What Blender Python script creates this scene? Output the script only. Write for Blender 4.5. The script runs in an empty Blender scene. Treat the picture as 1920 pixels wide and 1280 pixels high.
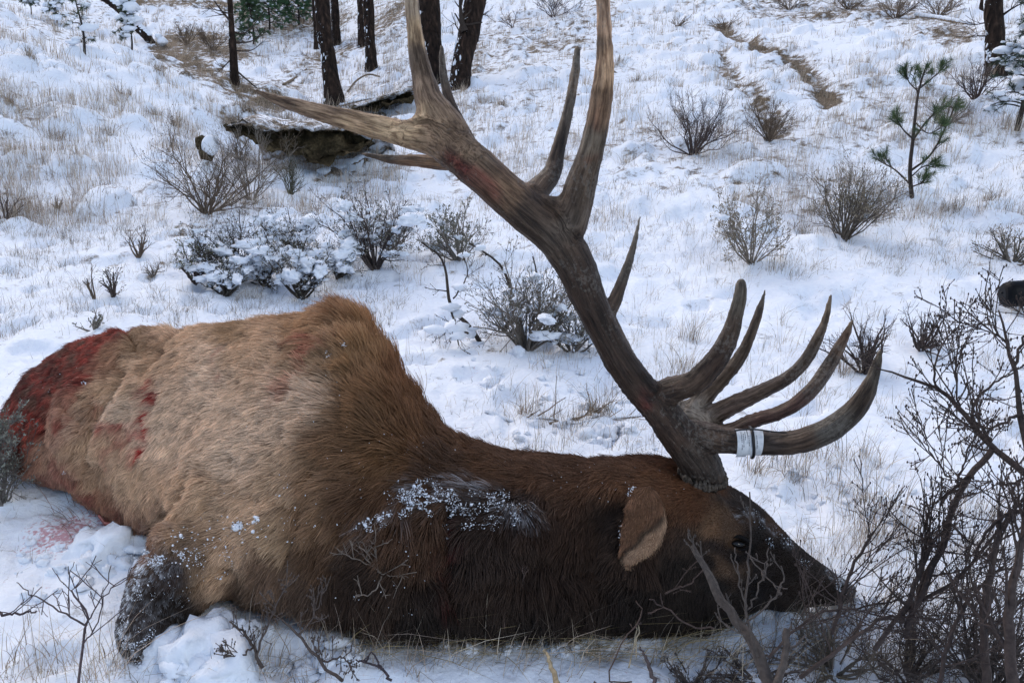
import bpy, math, random
import numpy as np
from mathutils import Vector

random.seed(7)
rng = np.random.default_rng(11)
sc = bpy.context.scene
col = sc.collection

# ------------------------------------------------------------------ camera
F = 1867.0
CAM = np.array([0.0, 0.0, 1.25])
PITCH = math.radians(19.0)
cd = bpy.data.cameras.new('camera')
cd.sensor_width = 36.0
cd.lens = 36.0 * F / 1920.0
cd.clip_start = 0.05
cd.clip_end = 400
cam = bpy.data.objects.new('camera', cd)
cam.location = CAM
cam.rotation_euler = (math.radians(90) - PITCH, 0, 0)
col.objects.link(cam)
sc.camera = cam
# ------------------------------------------------------------------ light
w = bpy.data.worlds.new('World')
sc.world = w
w.use_nodes = True
nt = w.node_tree
sky = nt.nodes.new('ShaderNodeTexSky')
sky.sky_type = 'NISHITA'
sky.sun_disc = False
sky.sun_elevation = math.radians(38)
sky.sun_rotation = math.radians(-35)
sky.air_density = 1.0
sky.dust_density = 3.0
bg = nt.nodes['Background']
bg.inputs['Strength'].default_value = 0.15
nt.links.new(sky.outputs[0], bg.inputs['Color'])
sd = bpy.data.lights.new('sun', 'SUN')
sd.energy = 0.65
sd.angle = math.radians(25)
sd.color = (1.0, 0.98, 0.95)
sun = bpy.data.objects.new('sun', sd)
sun.rotation_euler = (math.radians(52), 0, math.radians(35))
col.objects.link(sun)
vs = sc.view_settings
vs.view_transform = 'Standard'
vs.look = 'None'
vs.gamma = 1.0
vs.use_curve_mapping = False
vs.exposure = 0.58
sc.cycles.max_bounces = 5
sc.cycles.diffuse_bounces = 3
sc.cycles_curves.shape = 'RIBBONS'

# ------------------------------------------------------------------ helpers
cp, sp_ = math.cos(PITCH), math.sin(PITCH)
RIGHT = np.array([1.0, 0, 0]); UP = np.array([0, sp_, cp]); FWD = np.array([0, cp, -sp_])


def P(px, py, t):
    """point seen at pixel (px,py) of the photograph at camera distance t (along the view axis)"""
    px = np.asarray(px, float); py = np.asarray(py, float); t = np.asarray(t, float)
    cx = (px - 960) / F; cy = (640 - py) / F
    d = FWD + cx[..., None] * RIGHT + cy[..., None] * UP
    return CAM + d * t[..., None]


def proj(V):
    D = V - CAM
    t = D @ FWD
    return 960 + F * (D @ RIGHT) / t, 640 - F * (D @ UP) / t, t


def _h(ix, iy, iz, s):
    n = (ix * 374761393 + iy * 668265263 + iz * 2147483647 + s * 1274126177) & 0xFFFFFFFF
    n = ((n ^ (n >> 13)) * 1274126177) & 0xFFFFFFFF
    n = (n ^ (n >> 16)) & 0xFFFFFF
    return n / float(0xFFFFFF)


def noise(p, s=0):
    """value noise in -1..1, p (...,3)"""
    p = np.asarray(p, float)
    i = np.floor(p).astype(np.int64)
    f = p - i
    f = f * f * (3 - 2 * f)
    r = 0
    for dx in (0, 1):
        for dy in (0, 1):
            for dz in (0, 1):
                wgt = (f[..., 0] if dx else 1 - f[..., 0]) * (f[..., 1] if dy else 1 - f[..., 1]) * (f[..., 2] if dz else 1 - f[..., 2])
                r = r + wgt * _h(i[..., 0] + dx, i[..., 1] + dy, i[..., 2] + dz, s)
    return r * 2 - 1


def fbm(p, o=4, s=0):
    p = np.asarray(p, float)
    r = 0; a = 0.5
    for k in range(o):
        r = r + a * noise(p * 2 ** k + 17.3 * k, s + k)
        a *= 0.5
    return r


def sm(x, a, b):
    t = np.clip((x - a) / (b - a), 0, 1)
    return t * t * (3 - 2 * t)


def spos(x, k=0.5):
    return 0.5 * (x + np.sqrt(x * x + k * k))


def idw(ctrl, vals, q, power=4.0, soft=12.0):
    ctrl = np.asarray(ctrl, float); vals = np.asarray(vals, float)
    out = np.zeros((len(q), vals.shape[1])); ws = np.zeros(len(q))
    for c, v in zip(ctrl, vals):
        d2 = (q[:, 0] - c[0]) ** 2 + (q[:, 1] - c[1]) ** 2 + soft * soft
        wg = d2 ** (-power / 2) * 1e8
        out += wg[:, None] * v; ws += wg
    return out / ws[:, None]


def seg_dist(q, pts):
    best = np.full(len(q), 1e9)
    pts = np.asarray(pts, float)
    for a, b in zip(pts[:-1], pts[1:]):
        ab = b - a
        t = np.clip(((q - a) @ ab) / (ab @ ab), 0, 1)
        best = np.minimum(best, np.linalg.norm(q - (a + t[:, None] * ab), axis=1))
    return best


def norm(v):
    return v / (np.linalg.norm(v, axis=-1, keepdims=True) + 1e-12)


def link(name, data, parent=None):
    o = bpy.data.objects.new(name, data)
    col.objects.link(o)
    if parent is not None:
        o.parent = parent
        o.matrix_parent_inverse = parent.matrix_world.inverted()
    return o


def tag(o, label=None, cat=None, group=None, kind=None):
    if label: o['label'] = label
    if cat: o['category'] = cat
    if group: o['group'] = group
    if kind: o['kind'] = kind
    return o


def empty(name, loc):
    o = bpy.data.objects.new(name, None)
    o.empty_display_size = 0.1
    o.location = loc
    col.objects.link(o)
    return o


def part(o, root):
    """parents o to root keeping its world position (mesh data is in world coordinates)"""
    o.parent = root
    o.location = (-root.location[0], -root.location[1], -root.location[2])
    return o


def mesh_data(name, V, faces, mat=None, smooth=True, colr=None, attrs=None):
    """faces: list of int arrays (N,3) / (N,4)"""
    V = np.asarray(V, np.float32)
    me = bpy.data.meshes.new(name)
    me.vertices.add(len(V))
    me.vertices.foreach_set('co', V.ravel())
    faces = [np.asarray(f, np.int32) for f in faces if len(f)]
    loops = np.concatenate([f.ravel() for f in faces])
    counts = np.concatenate([np.full(len(f), f.shape[1], np.int32) for f in faces])
    me.loops.add(len(loops))
    me.loops.foreach_set('vertex_index', loops)
    me.polygons.add(len(counts))
    st = np.concatenate([[0], np.cumsum(counts)[:-1]]).astype(np.int32)
    me.polygons.foreach_set('loop_start', st)
    me.polygons.foreach_set('loop_total', counts)
    me.polygons.foreach_set('use_smooth', np.full(len(counts), smooth, bool))
    if colr is not None:
        a = me.attributes.new('tint', 'FLOAT_COLOR', 'POINT')
        c = np.ones((len(V), 4), np.float32); c[:, :3] = colr
        a.data.foreach_set('color', c.ravel())
    for k, v in (attrs or {}).items():
        if v.ndim == 1:
            a = me.attributes.new(k, 'FLOAT', 'POINT'); a.data.foreach_set('value', v.astype(np.float32))
        else:
            a = me.attributes.new(k, 'FLOAT_VECTOR', 'POINT'); a.data.foreach_set('vector', v.astype(np.float32).ravel())
    me.update()
    me.validate()
    if mat: me.materials.append(mat)
    return me


def obj(name, V, faces, mat=None, root=None, **k):
    o = link(name, mesh_data(name, V, faces, mat, **k))
    if root is not None: part(o, root)
    return o


def tubes(Pt, R, S=4, cap=False):
    """Pt (M,K,3), R (M,K) -> V, quads"""
    Pt = np.asarray(Pt, float); R = np.asarray(R, float)
    M, K, _ = Pt.shape
    T = np.gradient(Pt, axis=1)
    T = norm(T)
    ref = np.tile(np.array([0.31, 0.2, 0.93]), (M, 1))
    m = np.abs(np.sum(T[:, K // 2] * norm(ref), axis=1)) > 0.9
    ref[m] = [0.9, 0.3, -0.2]
    A = norm(np.cross(T, ref[:, None, :])); B = np.cross(T, A)
    th = np.linspace(0, 2 * np.pi, S, endpoint=False)
    ring = A[:, :, None, :] * np.cos(th)[None, None, :, None] + B[:, :, None, :] * np.sin(th)[None, None, :, None]
    V = Pt[:, :, None, :] + ring * R[:, :, None, None]
    V = V.reshape(-1, 3)
    base = (np.arange(M) * K * S)[:, None, None]
    k = np.arange(K - 1)[None, :, None] * S
    s = np.arange(S)[None, None, :]
    s2 = (s + 1) % S
    a = base + k + s; b = base + k + s2; c = base + k + S + s2; d = base + k + S + s
    Q = np.stack([a, b, c, d], -1).reshape(-1, 4)
    fs = [Q]
    if cap:
        for e in (0, K - 1):
            cv = Pt[:, e]
            ci = len(V) + np.arange(M)
            V = np.concatenate([V, cv])
            rr = (np.arange(M) * K * S)[:, None] + e * S
            x = rr + np.arange(S)[None]; y = rr + (np.arange(S)[None] + 1) % S
            tri = np.stack([np.broadcast_to(ci[:, None], x.shape), y if e == 0 else x, x if e == 0 else y], -1).reshape(-1, 3)
            fs.append(tri)
    return V, fs


def merge(parts):
    """parts: list of (V, faces list[, colour (n,3)])"""
    Vs, Fs, Cs, off = [], {3: [], 4: []}, [], 0
    for p in parts:
        V, fs = p[0], p[1]
        Vs.append(V)
        if len(p) > 2: Cs.append(np.broadcast_to(np.asarray(p[2], float), (len(V), 3)))
        for f in fs:
            if len(f): Fs[f.shape[1]].append(np.asarray(f) + off)
        off += len(V)
    F_ = [np.concatenate(Fs[k]) for k in (3, 4) if Fs[k]]
    V = np.concatenate(Vs)
    return (V, F_, np.concatenate(Cs)) if Cs else (V, F_)


def crom(pts, n):
    """Catmull-Rom through rows of pts -> n rows"""
    pts = np.asarray(pts, float)
    Q = np.vstack([2 * pts[0] - pts[1], pts, 2 * pts[-1] - pts[-2]])
    u = np.linspace(0, len(pts) - 1, n)
    i = np.minimum(u.astype(int), len(pts) - 2); f = (u - i)[:, None]
    p0, p1, p2, p3 = Q[i], Q[i + 1], Q[i + 2], Q[i + 3]
    return 0.5 * ((2 * p1) + (-p0 + p2) * f + (2 * p0 - 5 * p1 + 4 * p2 - p3) * f ** 2 + (-p0 + 3 * p1 - 3 * p2 + p3) * f ** 3)


def ico(sub=2):
    import bmesh
    bm = bmesh.new()
    bmesh.ops.create_icosphere(bm, subdivisions=sub, radius=1)
    V = np.array([v.co[:] for v in bm.verts]); Fc = np.array([[v.index for v in f.verts] for f in bm.faces])
    bm.free()
    return V, Fc


ICO2 = ico(2); ICO1 = ico(1); ICO3 = ico(3)


def blobs(C, S, base=ICO2, amp=0.25, freq=1.6, rot=True):
    """many lumps: centres (M,3), scales (M,3)"""
    Vb, Fb = base
    C = np.asarray(C, float); S = np.asarray(S, float)
    M = len(C)
    V = np.broadcast_to(Vb, (M,) + Vb.shape).copy()
    off = rng.uniform(0, 99, (M, 1, 3))
    nn = noise(V * freq + off) * amp + noise(V * freq * 2.7 + off) * amp * 0.45
    V = V * (1 + nn[..., None])
    if rot:
        a = rng.uniform(0, 6.28, M); ca, sa = np.cos(a)[:, None], np.sin(a)[:, None]
        x = V[..., 0] * S[:, None, 0]; y = V[..., 1] * S[:, None, 1]
        V = np.stack([x * ca - y * sa, x * sa + y * ca, V[..., 2] * S[:, None, 2]], -1)
    else:
        V = V * S[:, None, :]
    V = V + C[:, None, :]
    Fc = (Fb[None] + (np.arange(M) * len(Vb))[:, None, None]).reshape(-1, 3)
    return V.reshape(-1, 3), [Fc]


# ------------------------------------------------------------------ materials
def new_mat(name, rough=0.7, spec=0.3):
    m = bpy.data.materials.new(name)
    m.use_nodes = True
    n = m.node_tree.nodes; l = m.node_tree.links
    b = n['Principled BSDF']
    b.inputs['Roughness'].default_value = rough
    b.inputs['Specular IOR Level'].default_value = spec
    return m, n, l, b


def ramp(n, l, src, stops):
    r = n.new('ShaderNodeValToRGB')
    e = r.color_ramp.elements
    while len(e) > 1: e.remove(e[-1])
    e[0].position = stops[0][0]; e[0].color = (*stops[0][1], 1) if len(stops[0][1]) == 3 else stops[0][1]
    for p, c in stops[1:]:
        x = e.new(p); x.color = (*c, 1)
    l.new(src, r.inputs[0])
    return r


def ntex(n, l, scale, detail=4, vec=None, rough=0.55, dist=0.0):
    t = n.new('ShaderNodeTexNoise')
    t.inputs['Scale'].default_value = scale; t.inputs['Detail'].default_value = detail
    t.inputs['Roughness'].default_value = rough; t.inputs['Distortion'].default_value = dist
    if vec is not None: l.new(vec, t.inputs['Vector'])
    return t


def mix(n, l, fac, a, b, mode='MIX'):
    m = n.new('ShaderNodeMix'); m.data_type = 'RGBA'; m.blend_type = mode
    for s, v in ((0, fac), (6, a), (7, b)):
        if hasattr(v, 'links') or hasattr(v, 'is_output'): l.new(v, m.inputs[s])
        elif s == 0: m.inputs[0].default_value = v
        else: m.inputs[s].default_value = (*v, 1)
    return m.outputs[2]


def bump(n, l, b, h, strength, dist=0.01):
    bp = n.new('ShaderNodeBump'); bp.inputs['Strength'].default_value = strength; bp.inputs['Distance'].default_value = dist
    l.new(h, bp.inputs['Height']); l.new(bp.outputs[0], b.inputs['Normal'])


def geo_pos(n):
    return n.new('ShaderNodeNewGeometry').outputs['Position']


def attr(n, name):
    a = n.new('ShaderNodeAttribute'); a.attribute_name = name
    return a


SNOW = (0.79, 0.85, 0.93)


def make_snow_mat(name='snow', lumps=True):
    m, n, l, b = new_mat(name, 0.75, 0.2)
    pos = geo_pos(n)
    t = ntex(n, l, 60, 4, pos)
    r = ramp(n, l, t.outputs[0], [(0.3, (0.75, 0.81, 0.90)), (0.7, (0.82, 0.87, 0.94))])
    l.new(r.outputs[0], b.inputs['Base Color'])
    bump(n, l, b, t.outputs[0], 0.5, 0.01)
    b.inputs['Subsurface Weight'].default_value = 0.0
    return m


M_SNOW = make_snow_mat()


def tint_mat(name, rough=0.75, spec=0.2, nscale=40, var=0.5, bmp=0.3, bd=0.004):
    m, n, l, b = new_mat(name, rough, spec)
    a = attr(n, 'tint')
    t = ntex(n, l, nscale, 4, geo_pos(n))
    r = ramp(n, l, t.outputs[0], [(0.3, (1 - var,) * 3), (0.7, (1 + 0.0,) * 3)])
    c = mix(n, l, 1.0, a.outputs['Color'], r.outputs[0], 'MULTIPLY')
    l.new(c, b.inputs['Base Color'])
    if bmp: bump(n, l, b, t.outputs[0], bmp, bd)
    return m


M_TWIG = tint_mat('twig_bark', 0.8, 0.2, 120, 0.5)
M_LEAF = tint_mat('sage_leaf', 0.8, 0.15, 60, 0.3, 0)
M_NEEDLE = tint_mat('pine_needle', 0.6, 0.3, 20, 0.4, 0)
M_GRASS = tint_mat('dry_grass', 0.8, 0.15, 30, 0.25, 0)


# ------------------------------------------------------------------ terrain
def height(x, y, fine=True):
    x = np.asarray(x, float); y = np.asarray(y, float)
    xg = -0.18 * y - 0.3
    d = x - xg
    z = sm(d, 0, 2) * 0.035 * spos(y - 4, 1.0)
    z = z + 0.11 * spos(d - 0.8, 0.5) * sm(y, 3.5, 9) 
    left = 0.27 * spos(-x - 1.3, 0.6) * sm(y, 3.6, 9)
    crest = 10.8 + 0.35 * noise(np.stack([x * 0.8, x * 0, x * 0], -1), 3)
    left = left * (1 - 0.85 * sm(y - crest, 0, 1.6))
    z = z + left
    yf = np.maximum(y - 13, 0)
    z = z + 0.04 * yf + 0.012 * np.minimum(yf, 14) ** 2 + 0.3 * np.maximum(yf - 14, 0)
    # gully in front of the cut bank
    bx = np.exp(-((x + 1.95) / 0.62) ** 4)
    yb = 9.25 + 0.12 * np.sin(x * 5.0)
    z = z - 0.30 * bx * sm(y, 7.2, 8.9) * (1 - sm(y, yb, yb + 0.10))
    z = z - 0.06 * np.exp(-((d + 0.2) / 0.9) ** 2) * sm(y, 5, 8)
    # second small ledge behind, by the trunks
    b2 = np.exp(-((x + 1.75) / 0.55) ** 4)
    yb2 = 12.1 - 0.4 * (x + 1.75)
    z = z - 0.14 * b2 * sm(y, 10.9, 11.8) * (1 - sm(y, yb2, yb2 + 0.12))
    # eroded tracks on the slope
    q = np.stack([x, y, x * 0], -1)
    z = z - 0.05 * track(x, y)
    if fine:
        z = z + 0.09 * fbm(q * 0.7, 3, 5) * sm(y, 2.2, 6)
        z = z + 0.020 * fbm(q * 3.1, 3, 9)
        z = z + 0.014 * np.abs(fbm(q * 8.0, 3, 13)) + 0.010 * fbm(q * 22, 2, 19) * (1 - sm(y, 5, 12))
        z = z + (0.075 * sm(fbm(q * 3.6 + 3.7, 3, 23), 0.02, 0.35) + 0.03 * np.abs(fbm(q * 9, 3, 29))) * sm(y, 3.6, 6)
        z = z - 0.03 * sm(fbm(q * 6.5, 2, 37), 0.22, 0.42) * (1 - 0.5 * sm(y, 4, 8))
    # churned snow by the foreleg and in front of the animal
    c1 = np.exp(-(((x + 0.585) / 0.075) ** 2 + ((y - 1.70) / 0.09) ** 2))
    z = z + 0.045 * c1 * (0.8 + 0.9 * fbm(q * 18, 3, 31))
    return z


TRACKS = []


def track(x, y):
    out = np.zeros(np.broadcast(x, y).shape)
    if not TRACKS: return out
    sh = out.shape
    q = np.stack([np.broadcast_to(x, sh).ravel(), np.broadcast_to(y, sh).ravel()], -1)
    o = np.zeros(len(q))
    for pts, wd in TRACKS:
        dd = seg_dist(q, pts) + 0.12 * fbm(np.concatenate([q * 2.2, q[:, :1] * 0], 1), 3, 77)
        o = np.maximum(o, 1 - sm(dd, wd * 0.3, wd))
    return o.reshape(sh)


def ground(px, py, fine=True):
    """where the view ray through a pixel meets the terrain"""
    cx = (px - 960) / F; cy = (640 - py) / F
    d = FWD + cx * RIGHT + cy * UP
    t = np.concatenate([np.arange(1.2, 14, 0.01), np.arange(14, 60, 0.05)])
    pts = CAM + t[:, None] * d
    h = height(pts[:, 0], pts[:, 1], fine)
    below = np.nonzero(pts[:, 2] < h)[0]
    k = below[0] if len(below) else len(t) - 1
    return np.array([pts[k, 0], pts[k, 1], h[k]]), t[k]


_tr = []
for pl, wd in (([(1345, 45), (1420, 85), (1490, 105), (1530, 150), (1560, 200)], 0.17),
               ([(1352, 95), (1385, 160), (1430, 200), (1450, 255)], 0.15)):
    _tr.append(([ground(*p, False)[0][:2] for p in pl], wd))
TRACKS = _tr

NR, NC = 710, 550
yy = np.exp(np.linspace(math.log(0.5 + 0.6), math.log(75 + 0.6), NR)) - 0.6
u = np.linspace(-1, 1, NC)
xx = (yy[:, None] + 0.8) * (0.60 * u + 0.55 * u ** 7)[None, :]
YY = np.broadcast_to(yy[:, None], xx.shape)
ZZ = height(xx, YY)
GV = np.stack([xx, YY, ZZ], -1).reshape(-1, 3)
ii = np.arange(NR * NC).reshape(NR, NC)
GQ = np.stack([ii[:-1, :-1], ii[:-1, 1:], ii[1:, 1:], ii[1:, :-1]], -1).reshape(-1, 4)
gpx, gpy, gt = proj(GV)
q2 = np.stack([gpx, gpy], -1)
soil = track(xx, YY).ravel() * 0.55
# bare / brushy zones where less snow lies
brown = np.zeros(len(GV))
for pts, wd, s in (([(300, 95), (440, 160), (520, 190)], 22, 0.9), ([(470, 190), (560, 140), (640, 90)], 26, 0.55),
                   ([(900, 100), (1060, 60), (1130, 20)], 40, 0.5), ([(330, 80), (440, 90)], 30, 0.8),
                   ([(480, 20), (600, 30)], 50, 0.7), ([(250, 4), (460, 8)], 8, 0.9), ([(700, 60), (760, 30)], 40, 0.5),
                   ([(640, 215), (740, 225)], 16, 0.7), ([(1400, 5), (1560, 20), (1700, 30), (1800, 60)], 26, 0.6),
                   ([(430, 215), (450, 250)], 18, 0.8), ([(600, 325), (680, 300)], 14, 0.7)):
    brown = np.maximum(brown, s * (1 - sm(seg_dist(q2, pts), wd * 0.4, wd * 1.5)) * (gt > 5))
soil = np.maximum(soil * 0.85, brown * 0.55)
soil = soil + 0.20 * sm(fbm(GV * [1.1, 1.1, 0], 3, 91), -0.15, 0.35) * sm(GV[:, 1], 3.5, 6.5) + 0.10
blood = np.zeros(len(GV))
gp_b, _ = ground(130, 1000); gp_c, _ = ground(225, 1010)
for c, r in ((gp_b, 0.17), (gp_c, 0.10)):
    blood = np.maximum(blood, 1 - sm(np.hypot(GV[:, 0] - c[0], (GV[:, 1] - c[1])), 0.02, r))

m, n, l, b = new_mat('snow_ground', 0.8, 0.15)
pos = geo_pos(n)
fine_t = ntex(n, l, 45, 5, pos)
base = ramp(n, l, fine_t.outputs[0], [(0.25, (0.73, 0.79, 0.89)), (0.7, (0.82, 0.875, 0.945))]).outputs[0]
pt = ntex(n, l, 9, 8, pos, 0.72)
st = ntex(n, l, 2.0, 3, pos)
# thin snow letting litter show through: finer speckle where 'thin' is high
ad = n.new('ShaderNodeMath'); ad.operation = 'MULTIPLY_ADD'
l.new(attr(n, 'soil').outputs['Fac'], ad.inputs[0]); ad.inputs[1].default_value = 0.42
l.new(pt.outputs[0], ad.inputs[2])
r1 = ramp(n, l, ad.outputs[0], [(0.64, (0, 0, 0)), (0.76, (1, 1, 1))])
litter = ramp(n, l, ntex(n, l, 70, 5, pos).outputs[0], [(0.3, (0.035, 0.028, 0.02)), (0.5, (0.13, 0.10, 0.07)), (0.7, (0.30, 0.24, 0.17))]).outputs[0]
c1 = mix(n, l, r1.outputs[0], base, litter)
bt = ntex(n, l, 95, 3, pos)
ab = n.new('ShaderNodeMath'); ab.operation = 'MULTIPLY_ADD'
l.new(attr(n, 'blood').outputs['Fac'], ab.inputs[0]); ab.inputs[1].default_value = 0.32
l.new(bt.outputs[0], ab.inputs[2])
r2 = ramp(n, l, ab.outputs[0], [(0.66, (0, 0, 0)), (0.84, (0.7, 0.7, 0.7))])
c2 = mix(n, l, r2.outputs[0], c1, (0.45, 0.10, 0.12))
l.new(c2, b.inputs['Base Color'])
bump(n, l, b, fine_t.outputs[0], 0.6, 0.012)
M_GROUND = m
g = obj('snowy_ground', GV, [GQ], M_GROUND, attrs={'soil': soil, 'blood': blood})
tag(g, 'snow covered hillside with dead grass showing through', kind='structure')


def gz(x, y):
    return height(np.asarray(x), np.asarray(y))


# ------------------------------------------------------------------ branch growth
def grow_stems(base, H, W, n, K=7, spread=1.0, wig=0.12, r0=0.006, up=0.6, lean=(0, 0)):
    a = rng.uniform(0, 2 * np.pi, n); rad = np.sqrt(rng.uniform(0.02, 1, n)) * spread
    tip = np.stack([np.cos(a) * rad * W / 2 + lean[0], np.sin(a) * rad * W / 2 + lean[1], H * rng.uniform(0.25, 1.12, n) ** 0.8 * (1 - 0.35 * rad ** 2)], -1)
    st = np.stack([np.cos(a), np.sin(a), a * 0], -1) * (0.06 * W * rng.uniform(0, 1, n))[:, None]
    s = np.linspace(0, 1, K)[None, :, None]
    hor = tip * [1, 1, 0]; ver = tip * [0, 0, 1]
    Pt = st[:, None] + hor[:, None] * s ** (1 + up * rng.uniform(-0.8, 1, (n, 1, 1))) + ver[:, None] * s ** 0.9
    Pt = Pt + np.cumsum(rng.normal(0, 1.5 * wig * H / K, (n, K, 3)), axis=1) * s
    Pt = Pt + np.asarray(base)
    R = r0 * rng.uniform(0.6, 1.2, (n, 1)) * (1 - 0.75 * np.linspace(0, 1, K)[None])
    return Pt, R


def branch(Pt, R, nper, L, K=5, ang=0.9, wig=0.15, rs=0.6, lo=0.25, upb=0.3):
    M, K0, _ = Pt.shape
    idx = np.repeat(np.arange(M), nper)
    u_ = rng.uniform(lo, 0.98, len(idx)) * (K0 - 1)
    i = np.minimum(u_.astype(int), K0 - 2); f = (u_ - i)[:, None]
    p = Pt[idx, i] * (1 - f) + Pt[idx, i + 1] * f
    T = norm(Pt[idx, i + 1] - Pt[idx, i])
    rr = (R[idx, i] * (1 - f[:, 0]) + R[idx, i + 1] * f[:, 0]) * rs
    D = norm(T + rng.normal(0, ang, (len(idx), 3)) * 0.8 + np.array([0, 0, upb]))
    Ls = L * rng.uniform(0.4, 1.1, len(idx)) * (1 - 0.4 * u_ / (K0 - 1))
    s = np.linspace(0, 1, K)[None, :, None]
    B = p[:, None] + D[:, None] * s * Ls[:, None, None]
    B = B + np.cumsum(rng.normal(0, 1, (len(idx), K, 3)), axis=1) * s * (wig * Ls / K)[:, None, None]
    B[:, :, 2] += (s[..., 0] ** 2) * Ls[:, None] * upb * 0.4
    return B, rr[:, None] * (1 - 0.6 * np.linspace(0, 1, K)[None])


def leaves_at(Pt, nper, L, wd, spread=0.6, lo=0.4):
    """little pointed leaves (2 tris) along curves"""
    M, K0, _ = Pt.shape
    idx = np.repeat(np.arange(M), nper)
    u_ = rng.uniform(lo, 1, len(idx)) * (K0 - 1)
    i = np.minimum(u_.astype(int), K0 - 2); f = (u_ - i)[:, None]
    p = Pt[idx, i] * (1 - f) + Pt[idx, i + 1] * f
    T = norm(Pt[idx, i + 1] - Pt[idx, i])
    D = norm(T + rng.normal(0, spread, (len(idx), 3)))
    Sd = norm(np.cross(D, rng.normal(0, 1, (len(idx), 3))))
    Ls = (L * rng.uniform(0.5, 1.2, len(idx)))[:, None]
    V = np.stack([p, p + D * Ls * 0.5 + Sd * wd, p + D * Ls, p + D * Ls * 0.5 - Sd * wd], 1).reshape(-1, 3)
    q = np.arange(len(idx) * 4).reshape(-1, 4)
    return V, [q]


def vary(c, n, v=0.2):
    return np.clip(np.asarray(c)[None] * rng.uniform(1 - v, 1 + v, (n, 1)), 0, 1)


def flat_cols(V, c, v, per):
    k = len(V) // per
    return np.repeat(vary(c, k, v), per, 0)


DARKTWIG = (0.060, 0.045, 0.042); BROWNTWIG = (0.10, 0.075, 0.055); GREYTWIG = (0.16, 0.14, 0.12)
SAGE = (0.20, 0.195, 0.155); SAGEDRY = (0.30, 0.26, 0.19); GREENSAGE = (0.16, 0.18, 0.09)


def shrub(px, py, hpx, wpx, label, name='sagebrush', cat='shrub', group=None, n=14, sub=7, sub2=4, tw=DARKTWIG, leaf=None, nleaf=4,
          snow=0, snow_s=0.05, r0=0.006, lean=(0, 0), wig=0.14, ang=0.9, base=None, t=None, ll=0.018, lw=0.0035, upb=0.3, minr=0.0011, snow_h=(0.2, 0.9)):
    if base is None: base, t = ground(px, py)
    H = hpx * t / F * 0.97; W = wpx * t / F
    base = np.asarray(base, float) - [0, 0, 0.01]
    root = empty(name, base)
    tag(root, label, cat, group)
    A, RA = grow_stems(base, H, W, n, r0=r0, lean=lean, wig=wig)
    B, RB = branch(A, RA, sub, 0.42 * H, ang=ang, upb=upb)
    mr = max(minr * 0.85, 0.00017 * t)
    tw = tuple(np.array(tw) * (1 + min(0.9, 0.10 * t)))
    parts = [tubes(A, np.maximum(RA, mr), 5), tubes(B, np.maximum(RB, mr * 0.8), 3)]
    Ct = B
    if sub2:
        Cc, RC = branch(B, RB, int(sub2 * 1.1 + .5), 0.20 * H, K=4, ang=ang, upb=upb)
        parts.append(tubes(Cc, np.maximum(RC, mr * 0.6), 3)); Ct = Cc
    V, Fc = merge(parts)
    # colour per vertex varies by stem
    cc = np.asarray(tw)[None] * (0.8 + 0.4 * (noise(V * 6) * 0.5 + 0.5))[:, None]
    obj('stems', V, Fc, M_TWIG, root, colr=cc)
    if leaf is not None:
        V, Fc = leaves_at(Ct, max(1, int(nleaf * 0.7)), ll * 0.85, lw * 0.8)
        lc = flat_cols(V, leaf, 0.35, 4)
        if snow > 12:
            wh = np.repeat(rng.uniform(0, 1, len(V) // 4) < 0.38, 4); lc[wh] = (.72, .77, .86)
        tag(obj('leaves', V, Fc, M_LEAF, root, smooth=False, colr=lc), kind='stuff')
    if snow:
        allp = np.concatenate([A[:, 2:].reshape(-1, 3), B.reshape(-1, 3)])
        hz = (allp[:, 2] - base[2]) / H
        ok = allp[(hz > snow_h[0]) & (hz < snow_h[1])]
        k = min(int(snow * 0.95), len(ok))
        c = ok[rng.choice(len(ok), k, replace=False)]
        s = np.minimum(rng.lognormal(-0.15, 0.75, k), 2.2)[:, None] * snow_s * 0.62 * np.array([[1.35, 0.65, 0.55]])
        V, Fc = blobs(c + [0, 0, snow_s * 0.25], s, ICO3, 0.65, 1.9)
        tag(obj('snow_load', V, Fc, M_SNOW, root), kind='stuff')
    return root


# ------------------------------------------------------------------ tree trunks
m, n, l, b = new_mat('pine_bark', 0.9, 0.1)
pos = geo_pos(n)
mp = n.new('ShaderNodeMapping'); mp.inputs['Scale'].default_value = (1, 1, 0.3); l.new(pos, mp.inputs[0])
vo = n.new('ShaderNodeTexVoronoi'); vo.inputs['Scale'].default_value = 26; l.new(mp.outputs[0], vo.inputs['Vector'])
no = ntex(n, l, 30, 5, mp.outputs[0])
cA = ramp(n, l, no.outputs[0], [(0.3, (0.008, 0.0065, 0.006)), (0.55, (0.028, 0.019, 0.015)), (0.75, (0.075, 0.048, 0.035))]).outputs[0]
sn = ntex(n, l, 14, 6, pos, 0.7)
nm = n.new('ShaderNodeSeparateXYZ'); l.new(n['Geometry'].outputs['Normal'] if 'Geometry' in n else pos, nm.inputs[0])
ma = n.new('ShaderNodeMath'); ma.operation = 'MULTIPLY_ADD'; l.new(nm.outputs[0], ma.inputs[0]); ma.inputs[1].default_value = -0.10
l.new(sn.outputs[0], ma.inputs[2])
rs_ = ramp(n, l, ma.outputs[0], [(0.66, (0, 0, 0)), (0.69, (1, 1, 1))])
l.new(mix(n, l, rs_.outputs[0], cA, SNOW), b.inputs['Base Color'])
bump(n, l, b, vo.outputs['Distance'], 1.0, 0.02)
M_BARK = m


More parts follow.
